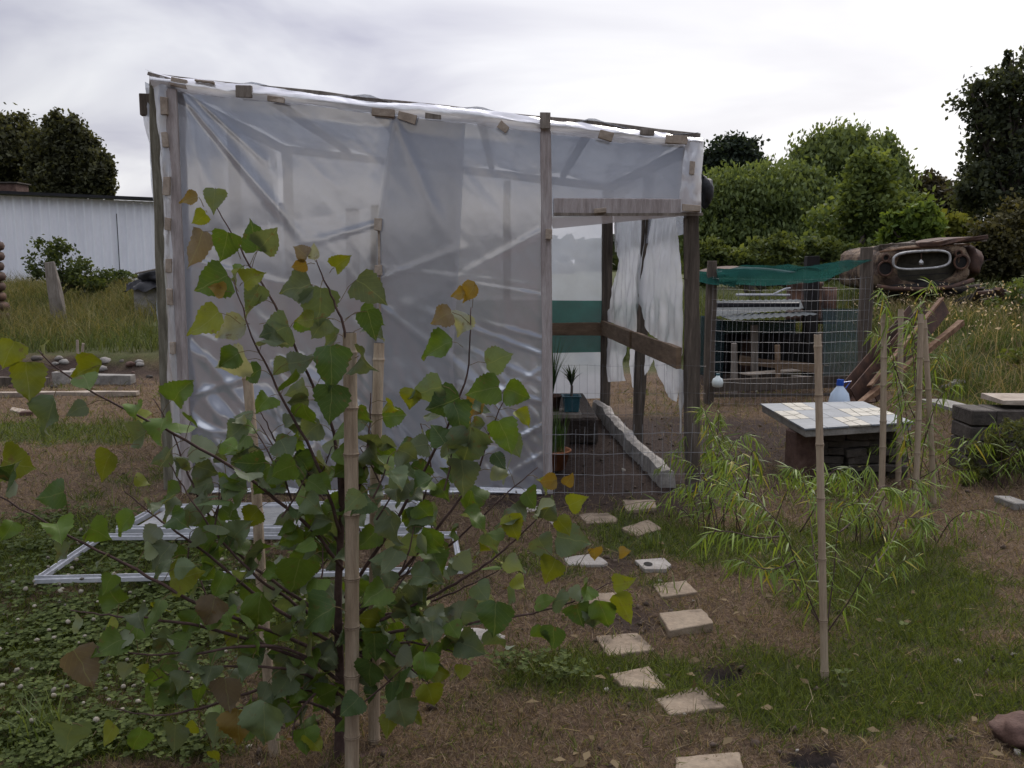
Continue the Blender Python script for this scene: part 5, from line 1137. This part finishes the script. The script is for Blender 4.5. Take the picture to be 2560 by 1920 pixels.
# (x,y,size,tip angle,colour,[depth],node)
for q in [(410, 430, 46, 195, 'o', 2.5, (440, 447)), (464, 430, 58, 265, 'm', 2.5, (470, 452)), (432, 470, 44, 215, 'y', 2.5, (445, 455)), (425, 535, 92, 245, 'b', 2.45, (470, 505)), (486, 530, 74, 250, 'g', 2.42, (520, 560)), (548, 512, 78, 100, 'd', 2.5, (540, 600)),
          (460, 610, 84, 205, 'g', 2.4, (515, 630)), (545, 600, 54, 30, 'y', 2.4, (518, 618)), (548, 640, 66, 240, 's', 2.45, (530, 650)), (470, 625, 40, 165, 'o', 2.38, (505, 635)), (443, 697, 92, 215, 'y', 2.4, (520, 700)), (640, 622, 76, 195, 'm', 2.45, (700, 630)), (800, 628, 92, 320, 'm', 2.4, (735, 650)),
          (648, 575, 40, 195, 'o', 2.42, (680, 570)), (650, 545, 44, 150, 'b', 2.42, (680, 560)), (677, 545, 34, 85, 'w', 2.42, (682, 565)), (737, 567, 48, 35, 'y', 2.42, (712, 590)), (596, 715, 78, 200, 's', 2.42, (560, 700)), (690, 660, 90, 265, 's', 2.45, (700, 600)), (660, 690, 46, 185, 'y', 2.42, (720, 690)), (800, 700, 70, 285, 'd', 2.4, (745, 690)),
          (500, 712, 76, 200, 'w', 2.5, (540, 700)), (505, 785, 84, 195, 'w', 2.45, (570, 780)), (715, 790, 105, 270, 'd', 2.35, (735, 740)), (715, 870, 100, 262, 'd', 2.35, (720, 820)), (1015, 630, 50, 235, 'o', 2.45, (1020, 665)), (990, 635, 32, 190, 'o', 2.45, (1015, 650)), (955, 685, 62, 205, 'b', 2.42, (1015, 700)), (1000, 700, 60, 240, 'w', 2.45, (1015, 690)),
          (945, 752, 82, 205, 'g', 2.4, (1000, 750)), (1078, 775, 66, 20, 's', 2.45, (1012, 790)), (1046, 842, 86, 195, 'g', 2.4, (1020, 860)), (1115, 848, 62, 340, 'g', 2.4, (1085, 850)), (1090, 940, 88, 290, 'g', 2.4, (1050, 900)), (60, 820, 96, 275, 'y', 2.2, (110, 790)), (20, 765, 70, 250, 'y', 2.2, (60, 750)), (35, 1003, 94, 345, 'y', 2.1, (0, 1060)), (185, 800, 80, 200, 'y', 2.3, (150, 830)),
          (228, 1005, 84, 250, 'y', 2.3, (300, 960)), (105, 895, 100, 250, 's', 2.2, (130, 830)), (112, 1068, 86, 195, 'd', 2.2, (150, 1140)), (1245, 1085, 52, 25, 'y', 2.45, (1200, 1110)), (1190, 1232, 72, 250, 'y', 2.4, (1160, 1180)), (1345, 1258, 56, 20, 'y', 2.4, (1290, 1280)), (1305, 1325, 76, 290, 'g', 2.4, (1285, 1280)), (1250, 1325, 66, 285, 'd', 2.4, (1240, 1290)), (1278, 1330, 60, 280, 's', 2.42, (1262, 1285)),
          (1197, 1375, 66, 265, 'd', 2.4, (1180, 1320)), (1235, 1165, 84, 350, 's', 2.45, (1190, 1150)), (1108, 1138, 66, 285, 'y', 2.4, (1100, 1180)), (1070, 1335, 84, 265, 'd', 2.35, (1060, 1290)), (1285, 1195, 36, 280, 'o', 2.45, (1240, 1240)), (1350, 1193, 34, 10, 'o', 2.45, (1300, 1190)), (1182, 1100, 56, 65, 'm', 2.4, (1160, 1140)), (1185, 1040, 40, 185, 'o', 2.4, (1200, 1030)), (1228, 1035, 36, 60, 'o', 2.4, (1215, 1045)),
          (180, 1440, 104, 300, 'b', 2.15, None), (490, 1500, 90, 280, 'b', 2.2, None), (515, 1570, 84, 270, 'o', 2.2, None), (150, 1590, 100, 250, 's', 2.1, None), (930, 1500, 70, 285, 'y', 2.35, None), (870, 1540, 80, 280, 'm', 2.35, None), (455, 1320, 80, 250, 'b', 2.25, None), (400, 1245, 84, 10, 'y', 2.3, None), (570, 1560, 110, 270, 's', 2.2, None), (560, 1320, 96, 260, 'g', 2.25, None), (640, 1240, 100, 250, 'g', 2.3, None),
          (810, 1395, 80, 270, 'd', 2.4, None), (800, 1455, 80, 265, 'd', 2.4, None), (920, 1440, 74, 275, 'g', 2.4, None), (690, 1330, 100, 215, 'd', 2.3, None), (1000, 1030, 96, 270, 'm', 2.35, None), (1010, 960, 100, 260, 's', 2.38, None), (960, 870, 84, 200, 'd', 2.4, None), (990, 900, 84, 285, 'd', 2.38, None), (925, 845, 84, 200, 's', 2.4, None), (890, 860, 50, 250, 'y', 2.4, None)]:
    xleaf(q[0], q[1], q[2], q[3], q[4], q[5], node=q[6])
BR_ = [  # branches in the 2212 frame, (x,y,depth), from tip to trunk
 [(470, 450, 2.5), (500, 505, 2.5), (545, 580, 2.5), (600, 672, 2.52), (660, 800, 2.55), (720, 930, 2.58), (735, 1100, 2.58)],
 [(505, 605, 2.42), (522, 660, 2.42), (545, 730, 2.44), (575, 790, 2.46), (610, 860, 2.48), (660, 950, 2.5), (700, 1040, 2.53), (735, 1150, 2.56)],
 [(682, 560, 2.44), (700, 605, 2.44), (725, 660, 2.46), (745, 715, 2.48), (760, 850, 2.52), (745, 1050, 2.56)],
 [(1018, 665, 2.44), (1015, 740, 2.44), (1008, 810, 2.45), (980, 890, 2.45), (935, 980, 2.48), (880, 1080, 2.5), (820, 1180, 2.52), (745, 1290, 2.56)],
 [(1092, 860, 2.5), (1055, 940, 2.5), (1030, 1020, 2.5), (960, 1120, 2.5), (880, 1220, 2.53), (750, 1350, 2.56)],
 [(1195, 1085, 2.42), (1120, 1160, 2.43), (1040, 1225, 2.45), (930, 1290, 2.5), (750, 1370, 2.56)],
 [(1325, 1255, 2.4), (1250, 1295, 2.42), (1150, 1325, 2.44), (1020, 1345, 2.47), (880, 1360, 2.52), (745, 1390, 2.56)],
 [(1100, 1220, 2.6), (1000, 1270, 2.6), (900, 1310, 2.6), (750, 1350, 2.58)],
 [(80, 755, 2.2), (150, 815, 2.24), (240, 868, 2.28), (340, 918, 2.32), (440, 972, 2.38), (560, 1050, 2.45), (680, 1150, 2.53), (740, 1230, 2.57)],
 [(-60, 1040, 2.05), (30, 1092, 2.1), (130, 1145, 2.15), (230, 1198, 2.2), (330, 1250, 2.25), (440, 1310, 2.33), (600, 1370, 2.45), (735, 1430, 2.56)],
 [(330, 860, 2.5), (375, 940, 2.5), (400, 1010, 2.5), (450, 1110, 2.5), (520, 1200, 2.52), (640, 1290, 2.55), (740, 1350, 2.58)],
 [(365, 1000, 2.35), (420, 1090, 2.36), (480, 1170, 2.38), (560, 1250, 2.42), (660, 1320, 2.5), (738, 1380, 2.56)],
 [(225, 1385, 2.2), (300, 1412, 2.22), (420, 1410, 2.27), (540, 1395, 2.35), (640, 1410, 2.45), (735, 1470, 2.56)],
 [(250, 1530, 2.2), (330, 1545, 2.22), (430, 1530, 2.3), (560, 1490, 2.4), (660, 1490, 2.5), (735, 1520, 2.56)],
 [(880, 1560, 2.42), (860, 1500, 2.44), (810, 1440, 2.48), (750, 1400, 2.56)],
 [(800, 850, 2.6), (797, 930, 2.6), (785, 1020, 2.6), (750, 1130, 2.58)],
 [(1160, 1010, 2.55), (1080, 1080, 2.55), (980, 1170, 2.55), (860, 1250, 2.56), (748, 1330, 2.57)],
 [(560, 880, 2.6), (600, 960, 2.6), (660, 1050, 2.6), (735, 1180, 2.58)],
 [(270, 1060, 2.3), (340, 1120, 2.32), (440, 1190, 2.38), (560, 1290, 2.46), (735, 1400, 2.57)],
 [(630, 1600, 2.4), (640, 1550, 2.42), (680, 1500, 2.48), (735, 1470, 2.56)],
 [(330, 1470, 2.25), (400, 1450, 2.28), (520, 1440, 2.35), (640, 1450, 2.45), (735, 1500, 2.56)],
 [(430, 1600, 2.35), (480, 1560, 2.38), (570, 1520, 2.44), (680, 1520, 2.5), (735, 1560, 2.56)],
 [(150, 1320, 2.15), (240, 1330, 2.2), (360, 1340, 2.26), (500, 1370, 2.36), (735, 1450, 2.56)],
 [(930, 1480, 2.45), (880, 1440, 2.48), (820, 1400, 2.52), (748, 1430, 2.56)],
 [(1010, 1420, 2.5), (940, 1395, 2.52), (840, 1390, 2.54), (748, 1420, 2.56)],
]
def smooth_path(pts, n):
    pts = [Vector(p) for p in pts]; out_ = []
    for i in range(n):
        t_ = i / (n - 1) * (len(pts) - 1); j = min(int(t_), len(pts) - 2); f = t_ - j
        p0, p1, p2, p3 = pts[max(j - 1, 0)], pts[j], pts[j + 1], pts[min(j + 2, len(pts) - 1)]
        out_.append(.5 * ((2 * p1) + (-p0 + p2) * f + (2 * p0 - 5 * p1 + 4 * p2 - p3) * f * f + (-p0 + 3 * p1 - 3 * p2 + p3) * f ** 3))
    return out_
rootp = G(845, 1905); 
trk = smooth_path([rootp - Vector((0, 0, .05)), P(735 * K, 1500 * K, 2.56), P(730 * K, 1300 * K, 2.57), P(738 * K, 1120 * K, 2.58), P(740 * K, 980 * K, 2.56)], 20)
MB().tube(trk, [.017 - .010 * i / 19 for i in range(20)], 10).build('trunk', BARK, pop, smooth=True)
cols_w = 'dgggggggsssmmmmy'
for bi, br_ in enumerate(BR_):
    pts = smooth_path([P(a * K, b_ * K, c_) for a, b_, c_ in br_], 26); n = len(pts)
    for p in pts: p += Vector((random.uniform(-.002, .002), random.uniform(-.004, .004), random.uniform(-.002, .002)))
    MB().tube(pts, [.0015 + .0046 * (i / (n - 1)) ** 1.1 for i in range(n)], 6).build('branch', BARK, pop, smooth=True)
    Ltot = sum((pts[i + 1] - pts[i]).length for i in range(n - 1)); s = .015; sgn = random.choice((-1, 1)); i = 0; acc = 0
    # leaf nodes from tip inwards
    nxt = random.uniform(.02, .06) if bi > 2 else .10
    for i in range(n - 1):
        seg = (pts[i + 1] - pts[i]).length; acc += seg
        if acc < nxt: continue
        frac = acc / Ltot; nxt = acc + random.uniform(.038, .066) * (1 if frac < .75 else 1.5)
        if bi in (0, 1, 2, 3) and acc < .30 and random.random() < .8: continue
        d = (pts[i] - pts[i + 1]).normalized(); sgn = -sgn
        for rep in range(2 if random.random() < .45 else 1):
            side_ = d.cross(Vector((random.uniform(-.5, .5), -1, random.uniform(-.3, .3)))).normalized() * sgn * (1 if rep == 0 else -1)
            pd = (side_ * .9 + d * .4 + Vector((0, random.uniform(-.9, .5), random.uniform(-.2, .35)))).normalized(); pl_ = random.uniform(.03, .06)
            base = pts[i] + pd * pl_; hang = random.uniform(.35, 1.3)
            t_ = (pd + Vector((random.uniform(-.35, .35), random.uniform(-.3, .3), -hang))).normalized()
            nv = Vector((random.uniform(-.9, .9), -random.uniform(.25, 1.2), random.uniform(-.15, .9)))
            if random.random() < .13: nv = -nv
            col_ = random.choice(cols_w)
            if acc < .07: col_ = random.choice('yyyyo')
            size = random.uniform(.052, .090) * (.62 if acc < .05 else 1)
            addleaf(base, t_, nv, size, col_); PT.append((pts[i], base))
for ti in range(44):       # short inner twigs thickening the middle
    a = random.uniform(400, 1060); b_ = random.uniform(900, 1500); 
    if abs(a - 745) / 330 + abs(b_ - 1150) / 420 > 1.25: continue
    Yd = random.uniform(2.36, 2.78); p0 = P(a * K, b_ * K, Yd); p1 = p0 + Vector((random.uniform(-.1, .1) + (745 - a) / 4000, random.uniform(-.05, .05), -.12))
    MB().tube([p0, p0.lerp(p1, .5) + Vector((.005, 0, 0)), p1], [.0015, .0025, .003], 5).build('twig', BARK, pop)
    for r_ in range(4):
        pd = Vector((random.uniform(-1, 1), random.uniform(-1, .4), random.uniform(-.3, .7))).normalized(); base = p0.lerp(p1, r_ / 4) + pd * random.uniform(.03, .05)
        addleaf(base, (pd + Vector((0, 0, -random.uniform(.4, 1.2)))).normalized(), Vector((random.uniform(-.8, .8), -random.uniform(.3, 1.1), random.uniform(-.1, .8))), random.uniform(.058, .092), random.choice('ddgggssmm')); PT.append((p0.lerp(p1, r_ / 4), base))
bs = np.array([l[0] for l in LF]); td = np.array([l[1] for l in LF]); ndv = np.array([l[2] for l in LF]); sz = np.array([l[3] for l in LF]); cc = np.array([l[4] for l in LF])
fr = frames(td, ndv); asp = .78 + .34 * rng.random(len(LF)); curl = rng.uniform(-1.2, 3.0, len(LF))
fr = fr * sz[:, None, None]; fr[:, :, 0] *= asp[:, None]; fr[:, :, 2] *= curl[:, None]
v, f = inst(TV, TFp, fr, bs)
# per-vertex wobble
wob = np.stack([vnoise(v[:, 0] * 60, v[:, 2] * 60, k) - .5 for k in (1, 2, 3)], -1) * .005; v = v + wob + np.stack([vnoise(v[:, 0] * 26 + v[:, 1] * 9, v[:, 2] * 26, k + 7) - .5 for k in (1, 2, 3)], -1) * .007
uvl = np.tile(TV * [1, 1, 0], (len(LF), 1)); npmesh('foliage', v, f, LEAFP, pop, np.repeat(cc, len(TV), 0), smooth=True, uvl=uvl)
mb = MB()
for a, b_ in PT:
    a = Vector(a); b_ = Vector(b_); m_ = a.lerp(b_, .5) + Vector((0, 0, .12 * (b_ - a).length)); mb.tube([a, m_, b_], .0011, 4, False)
mb.build('petioles', surf('petiole', [(.3, (.09, .06, .025)), (.7, (.16, .12, .05))], 10, bump=0), pop)['kind'] = 'stuff'

# ------------------------------------------------------------------ willow saplings
WT = []
for i, yv in enumerate(np.linspace(0, 1, 6)):
    w_ = [.02, .055, .06, .05, .03, .0][i]; WT += [(-w_, yv, -.35 * yv * yv), (w_, yv, -.35 * yv * yv)]
WT = np.array(WT); WF = np.array([[2 * i, 2 * i + 1, 2 * i + 3, 2 * i + 2] for i in range(5)])
def willow(name, base, twigs_, label, leaf=.11, dens=.016, c0=(.08, .13, .018), c1=(.21, .29, .05), yel=.07, width=1.0, group=None):
    root = thing(name, base, label, 'sapling', group); mbt = MB(); B_ = []; T_ = []; N_ = []; S_l = []; C_ = []
    for tw in twigs_:
        pts = smooth_path(tw, 18); r0 = .0035; n = len(pts)
        MB().tube(pts, [r0 * (1 - .8 * i / (n - 1)) for i in range(n)], 5).build('branch', BARK, root, smooth=True)
        acc = 0; L_ = sum((pts[i + 1] - pts[i]).length for i in range(n - 1)); s = L_ * .18; a = random.uniform(0, 6)
        while s < L_:
            j = s / L_ * (n - 1); q = min(int(j), n - 2); p = pts[q].lerp(pts[q + 1], j - q); d = (pts[q + 1] - pts[q]).normalized(); a += 2.4
            x_ = d.orthogonal().normalized(); y_ = d.cross(x_); o_ = x_ * math.cos(a) + y_ * math.sin(a)
            t_ = (o_ * .7 + d * .6 + Vector((0, 0, -random.uniform(.2, 1.4)))).normalized(); B_.append(p); T_.append(t_); N_.append((random.uniform(-.6, .6), random.uniform(-1, .2), 1)); S_l.append(leaf * random.uniform(.6, 1.25) * (1 if s < L_ * .85 else .7))
            k = random.random(); cc_ = np.array(c0) * (1 - k) + np.array(c1) * k
            if random.random() < yel: cc_ = np.array((.30, .26, .03))
            C_.append(cc_); s += dens * random.uniform(.6, 1.4)
    fr = frames(np.array(T_), np.array(N_)) * np.array(S_l)[:, None, None]; fr[:, :, 0] *= width * .6; fr[:, :, 2] *= rng.uniform(.3, 2.4, len(S_l))[:, None]
    v, f = inst(WT, WF, fr, np.array([tuple(p) for p in B_])); npmesh('foliage', v, f, LEAFW, root, np.repeat(np.array(C_), len(WT), 0), smooth=True); return root
def W(px, py, Yd): return P(px, py, Yd)
b0 = G(2070, 1600); y0 = b0.y; tw = []
# sapling tied to the lone stake: stems rise left and right and their tips nod
j1 = W(2030, 1500, y0); 
def arch(px0, py0, px1, py1, px2, py2, ya, yb): return [W(px0, py0, ya), W((px0 + px1) / 2, (py0 + py1) / 2 + 10, (ya + yb) / 2), W(px1, py1, yb), W((px1 * .4 + px2 * .6), min(py1, py2) + abs(py2 - py1) * .25 - 6, yb), W(px2, py2, yb)]
for q in [(2068, 1600, 1960, 1330, 1860, 1250), (2068, 1590, 1900, 1290, 1790, 1210), (2068, 1600, 2010, 1200, 1960, 1170), (2068, 1560, 2100, 1290, 2150, 1260), (2068, 1580, 2180, 1400, 2240, 1350), (2068, 1600, 2200, 1460, 2300, 1390), (2068, 1590, 2060, 1330, 2030, 1230), (1960, 1330, 1850, 1170, 1800, 1150), (1900, 1300, 1780, 1080, 1750, 1020),
          (1860, 1250, 1880, 1130, 1905, 1200), (2000, 1330, 2080, 1180, 2130, 1210), (1960, 1340, 1830, 1330, 1740, 1360), (2100, 1330, 2200, 1220, 2260, 1260), (1990, 1400, 1900, 1420, 1820, 1400), (2180, 1420, 2260, 1300, 2330, 1310)]:
    a_, b_ = y0 + .0, y0 + random.uniform(-.35, .9); tw.append(arch(*q, a_, b_))
willow('willow_sapling', b0, tw, 'bushy young willow with narrow leaves around the lone bamboo stake', .085, .0085)
b1 = G(2290, 1262); y1 = b1.y; tw = []
for q in [(2290, 1262, 2290, 900, 2270, 800), (2290, 1262, 2330, 950, 2360, 880), (2290, 1262, 2240, 950, 2200, 720), (2290, 1200, 2260, 1000, 2225, 900), (2290, 1150, 2340, 1010, 2400, 960), (2290, 1100, 2300, 860, 2330, 700), (2290, 1200, 2400, 1120, 2480, 1110), (2290, 1220, 2380, 1180, 2440, 1180), (2290, 1000, 2280, 820, 2300, 770), (2290, 1050, 2230, 900, 2180, 830)]:
    tw.append(arch(*q, y1, y1 + random.uniform(-.25, .25)))
willow('willow_sapling', b1, tw, 'slender young willow climbing among the cluster of bamboo stakes', .12, .012, (.08, .13, .018), (.21, .29, .045), group=None)
# low willow shoots on the ground left and centre
def shoots(cx0, cy0, n, sx, sy, label, leaf=.09, nm='willow_shoot'):
    b_ = G(cx0, cy0); tw = []
    for i in range(n):
        a = G(cx0 + random.uniform(-sx, sx) * .5, cy0 + random.uniform(-sy, sy) * .3); h_ = random.uniform(.15, .5); dx = random.uniform(-.35, .35); dy = random.uniform(-.25, .25)
        tw.append([a, a + Vector((dx * .3, dy * .3, h_ * .7)), a + Vector((dx * .8, dy * .8, h_)), a + Vector((dx * 1.4, dy * 1.4, h_ * .8))])
    return willow(nm, b_, tw, label, leaf, .011, (.08, .13, .018), (.21, .29, .05), .06)
shoots(1850, 1330, 18, 240, 60, 'low leafy willow shoots between the greenhouse post and lone stake')
shoots(2240, 1370, 12, 220, 50, 'low drooping willow clump right of the lone stake')
shoots(1790, 1200, 9, 60, 30, 'bright green shoots rising at the foot of the right door post', .11)
shoots(2440, 1215, 14, 220, 60, 'sparse green shoots in front of the block wall')

# weed tufts
def tuft(px, py, n, l0, l1, label, wd=.003, c0=(.05, .08, .02), c1=(.15, .19, .05)):
    p = G(px, py); r_ = thing('grass_tuft', p, label, 'grass tuft'); v, f, c_ = strap(n, p, .8, l0, l1, wd, c0, c1); v = v + np.repeat(rng.uniform(-.06, .06, (n, 3)) * [1, 1, 0], 14, 0); npmesh('blades', v, f, LEAFW, r_, c_)
tuft(95, 1860, 60, .08, .2, 'pale green grass tuft in the bottom left corner')
tuft(1665, 1480, 14, .06, .14, 'thin grass tuft overhanging a stepping tile')
tuft(1630, 1370, 22, .06, .13, 'small grass tuft right below the diamond turned tile')
tuft(1850, 1440, 30, .06, .14, 'green tuft left of the lone bamboo stake')

# ------------------------------------------------------------------ litter on the ground: clods, chips, dead leaves
x, y = scatter(5200, 2.1, 10.5, 1.5); g, s = masks(x, y, terr(x, y)); m_ = keep(x, y, .12 + .88 * s) & ~ontile(x, y); x, y = x[m_], y[m_]; n = len(x)
OV = np.array([[1, 0, 0], [0, 1, 0], [-1, 0, 0], [0, -1, 0], [.1, .1, .8], [0, 0, -.6]]); OF = np.array([[0, 1, 4], [1, 2, 4], [2, 3, 4], [3, 0, 4], [1, 0, 5], [2, 1, 5], [3, 2, 5], [0, 3, 5]])
fr = frames(rng.normal(0, 1, (n, 3)), rng.normal(0, .4, (n, 3)) + [0, 0, 1]) * (.006 + .018 * rng.random((n, 1)) ** 3)[:, :, None] * rng.uniform(.6, 1.3, (n, 1, 3))
v, f = inst(OV, OF, fr, np.stack([x, y, terr(x, y) + .006], -1))
k = rng.random((n, 1)); col = np.where(k < .07, np.array([[.36, .33, .29]]), np.array([[.05, .036, .028]]) + k * np.array([[.08, .06, .045]]))
o = npmesh('soil_clods', v, f, BLADE, None, np.repeat(col, 6, 0)); tag(o, kind='stuff'); o['label'] = 'soil clods and small chips scattered over the yard'
x, y = scatter(420, 2.1, 8.0, 1.5); m_ = ~ontile(x, y) & ~inside_gh(x, y); x, y = x[m_], y[m_]; n = len(x)
fr = frames(rng.normal(0, 1, (n, 3)) * [1, 1, .25], rng.normal(0, .4, (n, 3)) + [0, 0, 1]) * (.02 + .03 * rng.random(n))[:, None, None]
v, f = inst(np.array([[0, -.5, 0], [.3, 0, .1], [0, .6, .0], [-.3, 0, .12]]), KF, fr, np.stack([x, y, terr(x, y) + .02], -1)); k = rng.random((n, 1))
o = npmesh('fallen_leaves', v, f, BLADE, None, np.repeat(np.array([.10, .07, .035]) * (1 - k) + np.array([.22, .165, .09]) * k, 4, 0)); tag(o, kind='stuff'); o['label'] = 'dry fallen leaves lying over the yard'
